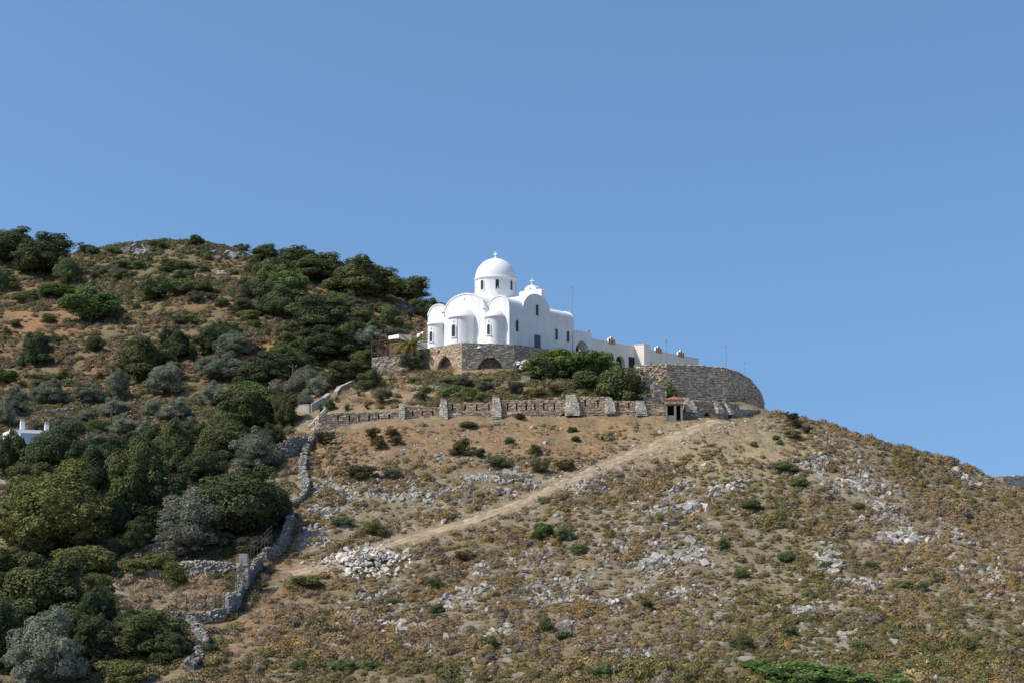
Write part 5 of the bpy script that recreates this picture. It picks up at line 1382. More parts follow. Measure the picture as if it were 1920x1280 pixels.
# outcrops: bedrock breaking through, each built of jagged blocks
OUT = [(1700, 1000, 62, 20, 'largest grey rock outcrop on the right slope'), (1556, 1044, 20, 24, 'upright pale outcrop on the right slope'), (790, 1205, 52, 18, 'wide jagged outcrop at the bottom, left of centre'), (755, 1170, 40, 15, 'pale slab outcrop above the wide jagged one at the bottom'),
       (935, 1185, 36, 14, 'broken outcrop at the bottom centre'), (1062, 1172, 22, 16, 'two-block outcrop beside a dark bush at the bottom centre'), (885, 1095, 36, 14, 'rounded outcrop on the middle slope right of the rubble heap'), (1300, 940, 22, 20, 'steep grey outcrop below the track at right'), (1112, 908, 30, 12, 'pile of large blocks on the lower edge of the track'),
       (1360, 918, 32, 8, 'low outcrop right of the steep grey one'), (905, 888, 50, 14, 'outcrop above the track in the middle'), (760, 925, 46, 12, 'long outcrop above the track at left'), (610, 952, 32, 12, 'pale ribbed outcrop beside the dry stone wall'), (665, 1145, 60, 14, 'flat pale bedrock below the rubble heap'), (1245, 1042, 44, 16, 'jagged rock rib on the middle slope'),
       (1620, 905, 46, 18, 'grey scree outcrop near the right skyline'), (1804, 886, 40, 17, 'whitish rock cap on the right skyline'), (1538, 1238, 26, 12, 'bottom right outcrop behind the bright green bush'), (1590, 1185, 26, 14, 'pale outcrop in the scrub at lower right'), (1010, 1110, 40, 10, 'low pale outcrop in the scree'), (760, 1035, 40, 8, 'grey rubble ledge right of the white heap'), (600, 1012, 40, 10, 'broken ochre ledge left above the white heap'),
       (258, 466, 24, 12, 'dark boulder pile on the summit'), (440, 478, 20, 11, 'large grey boulder on the summit right of the lone tree'), (395, 474, 12, 7, 'small boulder on the summit under the lone tree'), (265, 474, 16, 7, 'pale boulder under the summit pile'), (415, 514, 10, 5, 'white boulder on the upper hillside'), (770, 578, 30, 14, 'dark rock cliff under the ridge end trees'), (650, 605, 24, 6, 'dark rock ledge on the red soil'), (405, 484, 12, 5, 'low boulder left of the large summit boulder'),
       (1290, 1042, 26, 14, 'second rock rib on the middle slope, further right'), (1810, 1095, 30, 9, 'low outcrop near the right edge'), (1740, 1246, 18, 7, 'pale boulder group in the bottom right corner')]
for k_, (cx, cy, hw, hh, lab) in enumerate(OUT):
    r_ = rng(3000 + k_); p0 = ground(cx, min(cy + hh * .5, 1278)); s = np.linalg.norm(p0) / F; n_ = 64 if hw > 15 else 12
    wx, wy = hw * s, hh * s * 1.5
    q = r_.normal(0, .45, (n_, 2)) * np.array([wx, wy]); q[:, 0] = np.clip(q[:, 0], -wx, wx)
    xs = p0[0] + q[:, 0]; ys = p0[1] + q[:, 1]; zs = sample(Z, xs, ys)
    sz = r_.uniform(.14, .5, n_) * max(.5, min(hh * s * 1.5, 1.3)); sz[:7] *= 1.5
    dark = 'dark' in lab
    if 'summit' in lab or 'hillside' in lab: sz = sz * 1.7; zs = zs + sz * .3
    m_ = MB(); stamp(m_, HR, np.c_[xs - p0[0], ys - p0[1], zs - p0[2] + sz * .05], sz, r_, (GREY * .55 if dark else GREY * (.72 if 'summit' in lab else 1) * (1.1 if 'pale' in lab or 'whit' in lab else .98))[r_.integers(0, 5, n_)] * r_.uniform(.8, 1.12, (n_, 1)), tilt=.35)
    vi, fi = ICO2; bs = vi * np.array([wx * 1.15, wy * 1.1, .14]) * (1 + r_.normal(0, .06, (len(vi), 1))); bs[:, 2] += sample(Z, p0[0] + bs[:, 0], p0[1] + bs[:, 1]) - p0[2] - .12
    m_.addnp(bs, f3=fi, col=np.tile(GREY[1] * (.55 if dark else .9), (len(vi), 1)))
    o = link('rock_outcrop', m_.mesh('rock_outcrop', M['rock'])); o.location = p0; tag(o, lab, 'rock outcrop', 'rock outcrops on the hill')
# heap of white rubble
r_ = rng(55); hp = hit(Z, [690], [1062])[0]; n_ = 420
a = r_.normal(0, .5, (n_, 2)); a = a[np.hypot(*a.T) < 1.25]; n_ = len(a)
hx = hp[0] + a[:, 0] * 3.3 - .2; hy = hp[1] + a[:, 1] * 3.0 + .6; dd = np.hypot(*a.T)
sz = np.clip(r_.lognormal(-1.55, .45, n_), .09, .5); hz = sample(Z, hx, hy) + np.clip(1 - dd, 0, 1) * .75 * r_.uniform(.5, 1, n_) + sz * .2
tn_ = WHITE[r_.integers(0, 5, n_)] * r_.uniform(.85, 1.12, (n_, 1)); od = np.argsort(-sz)
m_ = MB(); rs_ = od[130:]; stamp(m_, HR, np.c_[hx, hy, hz][rs_], sz[rs_], r_, tn_[rs_])
stuff(link('white_rubble', m_.mesh('white_rubble', M['rock'])), 'small broken white stones filling the rubble heap', 'rubble')
WM = []
for i in range(6):
    m_ = MB(); v, f = HR[i]; m_.addnp(v, f3=f, col=np.tile(WHITE[i % 5] * 1.04, (len(v), 1))); WM.append(m_.mesh('marble_block', M['rock']))
for i in od[:130]:
    o = link('marble_block', WM[rr.randrange(6)]); s = float(sz[i]); o.location = (hx[i], hy[i], hz[i]); o.rotation_euler = (rr.uniform(-.8, .8), rr.uniform(-.8, .8), rr.uniform(0, 6.28)); o.scale = (s * rr.uniform(.8, 1.4), s, s * rr.uniform(.6, 1))
    tag(o, 'broken white block in the rubble heap at the lower end of the track', 'stone block', 'blocks of the white rubble heap')

# ------------------------------------------------------------------ scrub
def cushion(seed, n, ls, zsq=.62, asp=.45, core=True):
    r = rng(seed); d = sphere_pts(r, n); d[:, 2] = np.abs(d[:, 2])
    tuft = sphere_pts(r, 7); tuft[:, 2] = np.abs(tuft[:, 2]); w = (d @ tuft.T).max(1)
    c = d * (.82 + .22 * np.clip((w - .5) / .5, 0, 1) + r.normal(0, .05, n))[:, None] * .5 * np.array([1, 1, zsq * 2 * .62])
    nn = d * .95 + sphere_pts(r, n) * .5; nn /= np.linalg.norm(nn, axis=1)[:, None]
    v, f = quads(c, nn, ls * r.uniform(.6, 1.4, n), r, asp)
    tri = np.concatenate([f[:, [0, 1, 2]], f[:, [0, 2, 3]]])
    col = np.repeat(1 + r.normal(0, .2, (n, 1)), 4, 0) * np.ones((1, 3))
    if core:
        vi, fi = ICO1
        m = vi * np.array([.43, .43, zsq * .5]); V = np.r_[v, m]; tri = np.r_[tri, fi + len(v)]; col = np.r_[col, np.full((len(vi), 3), .92)]
        return V, tri, col
    return v, tri, col
CU = [cushion(700 + i, 84, .12) for i in range(6)]
CUP = [(v, f) for v, f, c in CU]; CUC = [c for v, f, c in CU]
GOLD = np.array([1.04, .97, .88]) * np.array([(.285, .205, .09), (.255, .19, .09), (.30, .225, .125), (.235, .185, .09)])
BRWN = np.array([(.26, .19, .115), (.235, .18, .125), (.29, .205, .12), (.21, .17, .125)])
OLIV = np.array([(.165, .145, .052), (.18, .155, .058), (.145, .14, .06), (.20, .165, .06)])
GREENISH = np.array([(1420, 950, 90, 50, .4), (1480, 1040, 110, 70, .3), (1380, 900, 60, 22, .2), (1450, 1110, 120, 60, 0), (1250, 1265, 300, 30, 0), (1600, 1230, 250, 60, 0), (900, 1265, 300, 25, 0), (1800, 1200, 200, 80, 0), (640, 1265, 200, 22, 0), (1130, 985, 80, 30, 0), (1840, 930, 60, 18, .3), (1700, 880, 80, 14, .45)])
r = rng(77)
X, Y, z, px, py = scatter(52000, r, 70, 178)
right = px > 548 - np.clip((py - 1000) * .55, 0, 170)
topw = np.interp(px, [500, 600, 760, 1240, 1440, 1500], [812, 812, 792, 788, 783, 700])
dtr = segdist(X, Y, TRX); rk = rockiness(px, py); br = bare(px, py); cl = fbm(X / 3.0, Y / 3.0, 61, 3)
dens = np.clip(.66 + .6 * sstep(.36, .6, cl) + .4 * sstep(1080, 1200, py) - .5 * np.clip(rk, 0, 1) - 1.0 * np.where(py < 1000, br * .86, br * .68), .02, 1)
sel = right & (py > topw + 4) & (dtr > 1.35) & (r.random(len(X)) < dens * .92)
X, Y, z, px, py = X[sel], Y[sel], z[sel], px[sel], py[sel]; n_ = len(X)
gr = np.clip(sum(patch(px, py, *a) for a in GREENISH), 0, 1)
u = r.random(n_); pick = np.where(u < gr * .8, 2, np.where(r.random(n_) < .52, 0, 1))
lump = fbm(X / 4.5, Y / 4.5, 303, 3)
ctone = 1.12 * np.where((pick == 0)[:, None], GOLD[r.integers(0, 4, n_)], np.where((pick == 1)[:, None], BRWN[r.integers(0, 4, n_)], OLIV[r.integers(0, 4, n_)])) * r.uniform(.78, 1.15, (n_, 1))
size = np.clip(r.lognormal(-.62, .36, n_), .22, 1.3) * np.where(py > 1200, 1.2, 1.0) * np.where(br[sel] > .5, .7, 1) * (.8 + .5 * sstep(.3, .7, lump))
od = np.argsort(-size * F / Y)
ind = od[:290]; rest = od[290:]
mb = MB(); stamp(mb, CUP, np.c_[X, Y, z - .03][rest], size[rest], r, (CUC, ctone[rest]), tilt=.12)
stuff(link('low_scrub', mb.mesh('low_scrub', M['dry'])), 'low brown and golden cushion scrub covering the dry slope', 'scrub')
CUM = []
for i in range(4):
    v, f, c = cushion(760 + i, 300, .085); m_ = MB(); m_.addnp(v, f3=f, col=c); CUM.append(m_.mesh('cushion_shrub', M['dry']))
KN = ['golden', 'brown', 'olive-green']
for i in ind:
    o = link('cushion_shrub', CUM[rr.randrange(4)]); s = float(size[i]); o.location = (X[i], Y[i], z[i] - .03); o.rotation_euler = (0, 0, rr.uniform(0, 6.28)); o.scale = (s, s, s * rr.uniform(.85, 1.25)); o.color = (*[float(c) for c in ctone[i]], 1)
    zn = zone(px[i], py[i]); tag(o, f'large {KN[pick[i]]} cushion shrub {zn}', 'shrub', f'{KN[pick[i]]} shrubs {zn}')
# darker bushes one can pick out on the open slope
DK = [(1003, 850, 28, 20, 'yellowbush', 1.0, 'round olive bush on the bare earth below the wall'), (866, 850, 46, 30, 'yellowbush', .9, 'olive bush on the bare earth, left of centre'), (955, 830, 20, 16, 'bush', 1.1, 'small dark bush on the bare earth, centre'), (1072, 809, 20, 13, 'bush', 1.1, 'dark bush close under the garden wall at right'), (1080, 826, 18, 12, 'bush', 1.2, 'small dark bush below the one close under the wall'),
      (699, 823, 30, 22, 'greybush', (1.5, 1.05, .7), 'brown round bush, upper left of the brown group'), (736, 818, 28, 18, 'greybush', (1.5, 1.05, .7), 'brown round bush, upper right of the brown group'), (711, 842, 34, 24, 'greybush', (1.3, .9, .65), 'dark brown bush in the middle of the brown group'), (742, 834, 34, 18, 'greybush', (1.2, 1.0, .6), 'olive brown bush at the right of the brown group'),
      (898, 856, 28, 20, 'greybush', (1.3, 1.1, 1.2), 'purplish grey bush below the wall'), (932, 874, 44, 28, 'bush', 1.1, 'dark green bush above the grey outcrop by the track'), (1013, 884, 46, 28, 'greybush', (1.3, 1.1, .9), 'bare grey twiggy bush above the track'), (1062, 882, 34, 22, 'greybush', (1.3, 1.0, .7), 'brown twiggy bush above the track'), (1048, 878, 20, 16, 'yellowbush', .9, 'olive bush between two twiggy ones'), (876, 800, 36, 14, 'bush', 1.2, 'flat dark bush below the wall bays'), (975, 786, 22, 14, 'greybush', .9, 'dark bush touching the garden wall'),
      (675, 900, 60, 34, 'greybush', (1.25, 1.05, .8), 'large grey twiggy bush at the left of the bare earth'), (733, 897, 34, 22, 'greybush', 1.2, 'pale grey bush right of the large twiggy one'), (610, 832, 40, 28, 'greybush', (1.3, 1.0, .75), 'brown dry bush beside the wall foot at left'), (1016, 1012, 44, 36, 'green', 1.0, 'bright green bush on the middle slope below the track'), (1058, 1010, 34, 26, 'bush', 1.4, 'green bush right of the bright green one'), (1085, 1035, 40, 20, 'bush', 1.4, 'dark green bush in the scree of the middle slope'),
      (1410, 954, 42, 22, 'bush', 1.1, 'dark green bush in the yellow-green scrub'), (1484, 790, 30, 20, 'greybush', .7, 'dark grey bush on the skyline right of the rampart'), (1492, 802, 22, 16, 'greybush', .7, 'dark bush just below the skyline one'), (1513, 812, 18, 16, 'greybush', (.9, .75, .8), 'brown bush right of the two dark skyline bushes'), (1487, 822, 32, 20, 'yellowbush', 1.2, 'olive cushion bush below the dark skyline bushes'), (1414, 836, 16, 12, 'bush', 1.4, 'small green bush on the sandy slope'), (1455, 824, 16, 12, 'bush', 1.5, 'left one of two small green bushes on the sandy slope'), (1462, 832, 14, 12, 'bush', 1.5, 'right one of two small green bushes on the sandy slope'),
      (1470, 882, 50, 22, 'bush', 1.2, 'dark bush at the edge of the sandy slope'), (1500, 910, 40, 20, 'bush', 1.1, 'dark bush below the sandy slope'), (1608, 954, 28, 16, 'bush', 1.2, 'dark bush in the grey scree at right'), (1635, 1068, 26, 20, 'bush', 1.0, 'dark bush below the largest right outcrop'), (1552, 1064, 24, 18, 'bush', 1.1, 'dark bush at the foot of the upright outcrop'), (1475, 1052, 36, 24, 'bush', 1.1, 'dark bush in the olive scrub of the right slope'), (1390, 1082, 34, 26, 'bush', 1.3, 'green bush at the left edge of the olive scrub'), (1356, 1028, 24, 26, 'bush', 1.4, 'green bush beside the second rock rib'),
      (1392, 1215, 40, 34, 'bush', 1.2, 'dark green bush low on the slope, right of centre'), (1022, 1182, 32, 36, 'bush', 1.2, 'upright dark green bush between the bottom outcrops'), (915, 1210, 40, 24, 'bush', 1.2, 'dark green bush below the broken outcrop'), (1056, 1202, 28, 18, 'green', .9, 'green bush below the two-block outcrop'), (1130, 1268, 40, 34, 'bush', 1.4, 'green bush at the bottom edge, centre'), (592, 1178, 44, 24, 'bush', 1.0, 'dark flat bush below the white heap'), (737, 1136, 36, 20, 'bush', 1.0, 'dark bush between the bedrock and the rubble ledge'), (816, 1104, 34, 28, 'bush', 1.2, 'dark green bush right of the white heap'), (820, 1148, 32, 22, 'bush', 1.0, 'dark bush below the one right of the white heap'), (820, 1160, 30, 14, 'bush', 1.3, 'low green bush near the pale slab outcrop'),
      (636, 1190, 28, 16, 'greybush', .8, 'grey-green bush below the flat bedrock'), (646, 1256, 52, 24, 'bush', 1.2, 'dark green bush near the bottom edge, left'), (692, 1250, 34, 18, 'bush', 1.4, 'small green bush near the bottom edge'), (505, 1250, 22, 18, 'bush', 1.2, 'small dark bush at the bottom left of the slope'), (564, 1256, 34, 26, 'bush', 1.2, 'dark bush in the grey scrub at the bottom left'), (1215, 1142, 22, 18, 'green', .8, 'small green bush on the lower middle slope'), (1480, 1190, 28, 24, 'bush', 1.1, 'dark bush in the lower right scrub'), (1730, 1105, 24, 18, 'bush', 1.2, 'dark bush on the right slope near the edge'), (1612, 1216, 34, 22, 'bush', 1.3, 'green bush beside the pale outcrop at lower right'), (1820, 1215, 44, 22, 'bush', 1.4, 'green bush at the right edge of the lower scrub'),
      (575, 1098, 60, 26, 'yellowbush', 1.5, 'olive bush in front of the white heap at left'), (870, 1050, 44, 22, 'greybush', (1.5, 1.1, .6), 'golden bush right of the white heap'), (700, 1000, 50, 26, 'yellowbush', 1.3, 'olive bush above the white heap'), (640, 985, 44, 22, 'bush', 1.3, 'dark green bush above the ochre ledge'), (1700, 1100, 30, 16, 'yellowbush', 1.3, 'olive bush on the right slope under the outcrop'), (1420, 1258, 60, 24, 'green', 1.45, 'leafy green bush at the bottom edge, left of the largest green clump'), (1500, 1290, 130, 52, 'green', 1.45, 'largest bright green leafy clump at the bottom right edge'), (1590, 1292, 100, 40, 'green', 1.45, 'bright green leafy clump right of the largest at the bottom edge'), (1680, 1292, 90, 28, 'green', 1.45, 'bright green leafy clump furthest right at the bottom edge')]
for px_, py_, w, h, kind, ti, lab in DK:
    if py_ > 1280:
        p = ground(px_, 1279); s = np.linalg.norm(p) / F; o = plant(kind, px_, 1279, w, h, 'bush', lab, 'bush', 'bushes on the open slope', False, tint=ti, sink=(py_ - 1279) / h)
    else: plant(kind, px_, py_, w, h, 'bush', lab, 'bush', 'bushes on the open slope', False, tint=ti, sink=.04)
# brown and green scrub of the far hillside
r = rng(78)
Y = np.sqrt(r.uniform(145 ** 2, 345 ** 2, 30000)); X = r.uniform(-.5, .02, len(Y)) * Y; z = sample(Z, X, Y); px, py = proj(X, Y, z)
cl = fbm(X / 7, Y / 7, 19, 3)
bareh = np.clip(sum(patch(px, py, *a) for a in ((40, 600, 50, 20, 0), (110, 597, 40, 14, 0), (680, 575, 60, 16, 0), (700, 605, 60, 16, 0), (505, 655, 16, 24, 0), (90, 765, 60, 10, 0), (300, 658, 24, 12, 0))), 0, 1)
hidden = (px > 560) & (py > 690) | (px > 790)
sel = (~hidden) & (r.random(len(X)) < np.clip(.35 + .9 * sstep(.35, .6, cl) - bareh * .8, .04, 1)) & ((py < 760) | (px < 560 - 0))
X, Y, z, px, py = X[sel], Y[sel], z[sel], px[sel], py[sel]; n_ = len(X)
up = sstep(640, 500, py) * (.45 + .55 * sstep(.42, .6, fbm(X / 10, Y / 10, 29, 3)))
HB = 1.2 * np.array([(.19, .13, .07), (.17, .125, .075), (.21, .145, .08), (.155, .12, .065)]); HG = 1.2 * np.array([(.12, .118, .048), (.105, .11, .05), (.135, .125, .055), (.095, .10, .045)])
ht = np.where((r.random(n_) < up * .75 + .2)[:, None], HG[r.integers(0, 4, n_)], HB[r.integers(0, 4, n_)]) * r.uniform(.75, 1.2, (n_, 1))
hs = np.clip(r.lognormal(.1, .35, n_), .5, 2.6)
mb = MB(); stamp(mb, CUP, np.c_[X, Y, z - .05], hs, r, (CUC, ht), tilt=.12)
stuff(link('hillside_scrub', mb.mesh('hillside_scrub', M['dry'])), 'brown and olive scrub covering the hillside behind the church', 'scrub')
# dry grass: thin blades on the garden terrace, the bare earth, the walled field
def tuft(seed, n=12):
    r = rng(seed); v = []; f = []
    for i in range(n):
        a = r.uniform(0, 6.28); b = r.normal(0, .22, 2); h = r.uniform(.5, 1); w = .035
        t = np.array([math.cos(a), math.sin(a), 0]) * w; p = np.array([b[0], b[1], -.05]); e = p + np.array([r.normal(0, .25), r.normal(0, .25), h])
        v += [p - t, p + t, e]; f.append((3 * i, 3 * i + 1, 3 * i + 2))
    return np.array(v), np.array(f)
TU = [tuft(800 + i) for i in range(4)]
r = rng(79); X, Y, z, px, py = scatter(46000, r, 84, 178, -.36, .3)
gard = (px > 600) & (px < 1240) & (py > 692) & (py < 768); field = patch(px, py, 310, 1105, 110, 40) > .5
be = bare(px, py); dtr = segdist(X, Y, TRX); cl = fbm(X / 2.5, Y / 2.5, 90, 3)
sandy = patch(px, py, 1390, 805, 80, 40) + patch(px, py, 1300, 800, 50, 14)
edge_ = np.exp(-((dtr - 1.3) / .5) ** 2)
dens = np.where(gard, .95 * sstep(.35, .55, cl), 0) + np.where(field, .85, 0) + be * .62 * sstep(.34, .58, cl) + edge_ * .3 * (px > 640) + sandy * .5 + patch(px, py, 560, 800, 50, 30) * .7
sel = (dens > r.random(len(X))) & (dtr > .6)
X, Y, z, px, py = X[sel], Y[sel], z[sel], px[sel], py[sel]; n_ = len(X)
DG = np.array([(.36, .27, .15), (.30, .23, .13), (.33, .22, .12), (.27, .19, .115)]); tn2 = DG[r.integers(0, 4, n_)] * r.uniform(.75, 1.2, (n_, 1))
tn2 = np.where((r.random(n_) < np.clip(sandy[sel], 0, 1) * .5)[:, None], np.array((.30, .29, .15)), tn2)
mb = MB(); stamp(mb, TU, np.c_[X, Y, z], r.uniform(.2, .5, n_) * np.where(gard[sel] | field[sel], 1.25, .8), r, tn2, tilt=.15)
stuff(link('dry_grass', mb.mesh('dry_grass', M['dry'])), 'straw-coloured dry grass on the terraces and bare earth', 'grass')
# small low bushes of the garden terrace
r = rng(80); X, Y, z, px, py = scatter(9000, r, 150, 170, -.16, .12)
sel = (px > 690) & (px < 1230) & (py > 700) & (py < 765) & (r.random(len(X)) < .8 * sstep(.38, .56, fbm(X / 3, Y / 3, 71, 3)) * sstep(760, 860, px) + .05)
X, Y, z = X[sel], Y[sel], z[sel]; n_ = len(X)
tt_ = np.concatenate([OLIV, HG, BRWN])[r.integers(0, 12, n_)] * r.uniform(.8, 1.2, (n_, 1))
mb = MB(); stamp(mb, CUP, np.c_[X, Y, z - .05], r.uniform(.6, 1.4, n_), r, (CUC, tt_), tilt=.12)
stuff(link('garden_scrub', mb.mesh('garden_scrub', M['dry'])), 'low green and brown scrub on the terrace between the church and the slit wall', 'scrub')

# ------------------------------------------------------------------ dry stone field walls
rw = random.Random(41)
rwn = rng(43)
def field_wall(pix, h, th, label, pal=DRYST, hc=.2, jit=.06, name='dry_stone_wall'):
    """free-standing rubble wall following the ground through places seen at pixels"""
    P = hit(Z, *zip(*pix)); q = P[0]; th = th * .78
    t = thing(name, label, 'wall', q, 0, 'dry stone walls')
    L = np.r_[0, np.cumsum(np.hypot(*np.diff(P[:, :2], axis=0).T))]; n = max(3, int(L[-1] / .5))
    ss = np.linspace(0, L[-1], n + 1); xs = np.interp(ss, L, P[:, 0]); ys = np.interp(ss, L, P[:, 1])
    for _ in range(3): xs[1:-1] = (xs[:-2] + xs[1:-1] * 2 + xs[2:]) / 4; ys[1:-1] = (ys[:-2] + ys[1:-1] * 2 + ys[2:]) / 4
    dx, dy = np.gradient(xs), np.gradient(ys); dl = np.hypot(dx, dy); nx, ny = dy / dl, -dx / dl
    hh = np.interp(ss, np.linspace(0, L[-1], len(h)), h) if isinstance(h, (list, tuple)) else np.full(n + 1, h)
    hh = hh * (.62 + .5 * noise(ss / 1.7, ss * 0 + q[0], 7)); zz = sample(Z, xs, ys)
    for _ in range(2): zz[1:-1] = (zz[:-2] + zz[1:-1] * 2 + zz[2:]) / 4
    m = MB(); v = []
    for i in range(n + 1):
        for o, z0 in ((.36, -.4), (.30, hh[i] * .84), (-.30, hh[i] * .84), (-.36, -.4)):
            v.append((xs[i] + nx[i] * o * th - q[0], ys[i] + ny[i] * o * th - q[1], zz[i] + z0 - q[2]))
    f = [(4 * i + a, 4 * i + a + 1, 4 * i + a + 5, 4 * i + a + 4) for i in range(n) for a in range(3)] + [(0, 1, 2, 3), (4 * n + 3, 4 * n + 2, 4 * n + 1, 4 * n)]
    m.add(v, f, np.array(pal[1]) * .8)
    k = int(L[-1] * (np.mean(hh) * 2 + th) * 19); u = rwn.uniform(0, n - .001, k); i0 = u.astype(int); fr = u - i0
    lerp = lambda a: a[i0] * (1 - fr) + a[i0 + 1] * fr
    per = rwn.random(k) * (2 * np.mean(hh) + th); H = lerp(hh); hm = np.mean(hh)
    side = np.where(per < hm, 1.0, np.where(per < hm * 2, -1.0, 0)); rel = np.where(per < hm, per / hm, np.where(per < 2 * hm, per / hm - 1, 1.0))
    off = np.where(side == 0, rwn.uniform(-.36, .36, k) * th, side * th * (.42 - .08 * rel)); top = np.where(side == 0, H * .9, rel * H * .92)
    sz = rwn.uniform(.08, .19, k) * np.where(side == 0, 1.15, 1) * (1.25 if jit > .08 else 1)
    pos = np.c_[lerp(xs) + lerp(nx) * off - q[0], lerp(ys) + lerp(ny) * off - q[1], lerp(zz) + top - q[2]]
    pl = np.array(pal) * .86 * np.array([1.04, 1, .94])
    stamp(m, HR, pos, sz, rwn, pl[rwn.integers(0, len(pl), k)] * rwn.uniform(.75, 1.15, (k, 1)), tilt=.25)
    part('stonework', m, M['stone'], t); return t
field_wall([(518, 866), (545, 862), (574, 846)], [2.3, 2.0], .8, 'tall dry stone retaining wall left of the garden wall foot', hc=.22)
field_wall([(596, 822), (580, 838), (570, 862), (567, 884)], 1.0, .9, 'tumbled dry stone wall running down from the garden wall', hc=.24, jit=.1)
field_wall([(566, 890), (574, 912), (574, 930), (560, 944), (545, 956)], 1.0, .8, 'smooth-topped pale stretch of the boundary wall beside the huge dark oak', [(.40, .385, .36), (.36, .35, .33), (.43, .41, .38)])
field_wall([(541, 966), (545, 985), (540, 1010), (530, 1032), (512, 1048), (495, 1056)], 1.4, .8, 'lower stretch of the boundary wall with a deep shaded side')
field_wall([(490, 1068), (474, 1082), (462, 1100)], 1.5, .6, 'short wall stretch under the wire fence, right of the gate pillar')
field_wall([(452, 1112), (446, 1130), (436, 1150), (424, 1160)], 1.5, .7, 'smooth grey wall stretch curving round the corner of the dry field', [(.40, .385, .36), (.36, .35, .33)])
field_wall([(424, 1162), (400, 1168), (374, 1164), (350, 1168), (322, 1166)], .9, .8, 'dry stone wall along the lower edge of the dry field')
field_wall([(356, 1172), (374, 1190), (380, 1212), (374, 1236), (356, 1256)], .75, .9, 'tumbled wall running down beside the wide flat oak', jit=.12)
field_wall([(206, 1080), (255, 1081), (302, 1080)], .45, .7, 'low pale terrace wall at the upper left of the dry field', [(.46, .43, .38), (.40, .37, .33), (.5, .46, .40)])
field_wall([(338, 1076), (395, 1078), (446, 1078)], 1.0, .9, 'rough terrace wall at the upper right of the dry field', [(.42, .39, .35), (.34, .32, .29), (.48, .44, .38)], jit=.12)
field_wall([(266, 1036), (310, 1034), (362, 1036)], .8, .8, 'dark stone terrace ledge under the biggest olive tree', jit=.1)
field_wall([(225, 790), (300, 786), (340, 752)], .5, .7, 'terrace wall between the olive trees', jit=.1)
field_wall([(30, 782), (100, 776), (140, 774)], .6, .7, 'terrace wall above the white house', jit=.1)
# gate pillar and wire fence
g = ground(455, 1106); gp_ = thing('gate_pillar', 'pale stone gate pillar at the corner of the dry field', 'pillar', g); m_ = MB(); k = np.linalg.norm(g) / F
stones(m_, (-.42, -.3), (.42, -.3), (-.4, -.4), (48 * k, 48 * k), .7, .22, (.3, .6), (), [(.40, .385, .36), (.36, .35, .33)], rw, .03, .02, .1, .7); part('base', m_, M['stone'], gp_)
m_ = MB(); m_.box(-.3, .3, -.25, .35, 48 * k + .003, 66 * k); part('cap', m_, M['concrete'], gp_)
fn = thing('wire_fence', 'rusty wire fence with thin upright rods along the field wall', 'fence', ground(462, 1090)); fo = np.array(fn.location)
def rods(pix, n, h0):
    P = hit(Z, *zip(*pix)); L = np.r_[0, np.cumsum(np.hypot(*np.diff(P[:, :2], axis=0).T))]
    tops = []
    for i in range(n):
        s = L[-1] * i / (n - 1); x = np.interp(s, L, P[:, 0]); y = np.interp(s, L, P[:, 1]); zz = zt(x, y)
        m = MB(); a = np.array([x, y, zz + .6]) - fo; b = np.array([x, y, zz + h0]) - fo; m.tube([a, b], .025, 5); part('post', m, M['wood'], fn); tops.append(b)
    return tops
for tops in (rods([(508, 1050), (474, 1082), (462, 1098)], 8, 2.6), rods([(452, 1112), (446, 1130), (430, 1155)], 8, 2.5), rods([(420, 1164), (330, 1168)], 6, 1.9)):
    m = MB()
    for dz in (0, -.35, -.7): m.tube([t + np.array([0, 0, dz]) for t in tops], .008, 4)
    part('wire', m, M['metal'], fn)

# stepped plaster parapets at the left edge of the garden
def parapet(pix, h, label, th=.4):
    P = hit(Z, *zip(*pix)); q = P[0]; t = thing('parapet_wall', label, 'wall', q, 0, 'pale parapets of the garden'); m = MB(); c = MB()
    for a, b in zip(P[:-1], P[1:]):
        a, b = a - q, b - q; d = (b - a)[:2] / np.hypot(*(b - a)[:2]); nr = np.array([d[1], -d[0]]) * th / 2
        for mm, z0, z1, w in ((m, -.6, h, 1), (c, h + .003, h + .09, 1.12)):
            mm.hexa([(*(a[:2] + nr * w), a[2] + z0), (*(b[:2] + nr * w), b[2] + z0), (*(b[:2] - nr * w), b[2] + z0), (*(a[:2] - nr * w), a[2] + z0), (*(a[:2] + nr * w), a[2] + z1), (*(b[:2] + nr * w), b[2] + z1), (*(b[:2] - nr * w), b[2] + z1), (*(a[:2] - nr * w), a[2] + z1)])
    part('wall', m, M['concrete'], t); part('coping', c, M['concrete'], t)
parapet([(548, 774), (583, 772), (606, 759), (616, 751)], .75, 'pale parapet wall at the left foot of the garden slope')
parapet([(629, 742), (636, 733), (648, 728), (664, 720)], .45, 'pale stepped parapet halfway up the garden slope')
parapet([(692, 706), (700, 702), (714, 695)], .55, 'pale parapet at the top of the garden slope under the pergola')
for px, py, w in ((740, 712, 70), (800, 731, 60), (700, 706, 30)):
    field_wall([(px - w / 2, py), (px, py - 1), (px + w / 2, py - 2)], .35, .5, {740: 'low terrace edge of stones below the pergola wall', 800: 'low terrace edge of stones in the middle of the garden', 700: 'short terrace edge of stones beside the ladder'}[px], WARM)
fw = at(985, 716, 158)
m_t = thing('stone_block_pier', 'pale square stone pier in front of the flowering oleander', 'pier', ground(985, 722)); m_ = MB(); stones(m_, (-.4, -.3), (.5, -.3), (-.3, -.3), (1.0, .9), .6, .25, (.3, .5), (), PALE, rw, .04, .02, .1, .6); part('stonework', m_, M['stone'], m_t)
ld = thing('ladder', 'light wooden ladder leaning at the left end of the garden', 'ladder', ground(709, 706)); k = np.linalg.norm(np.array(ld.location)) / F
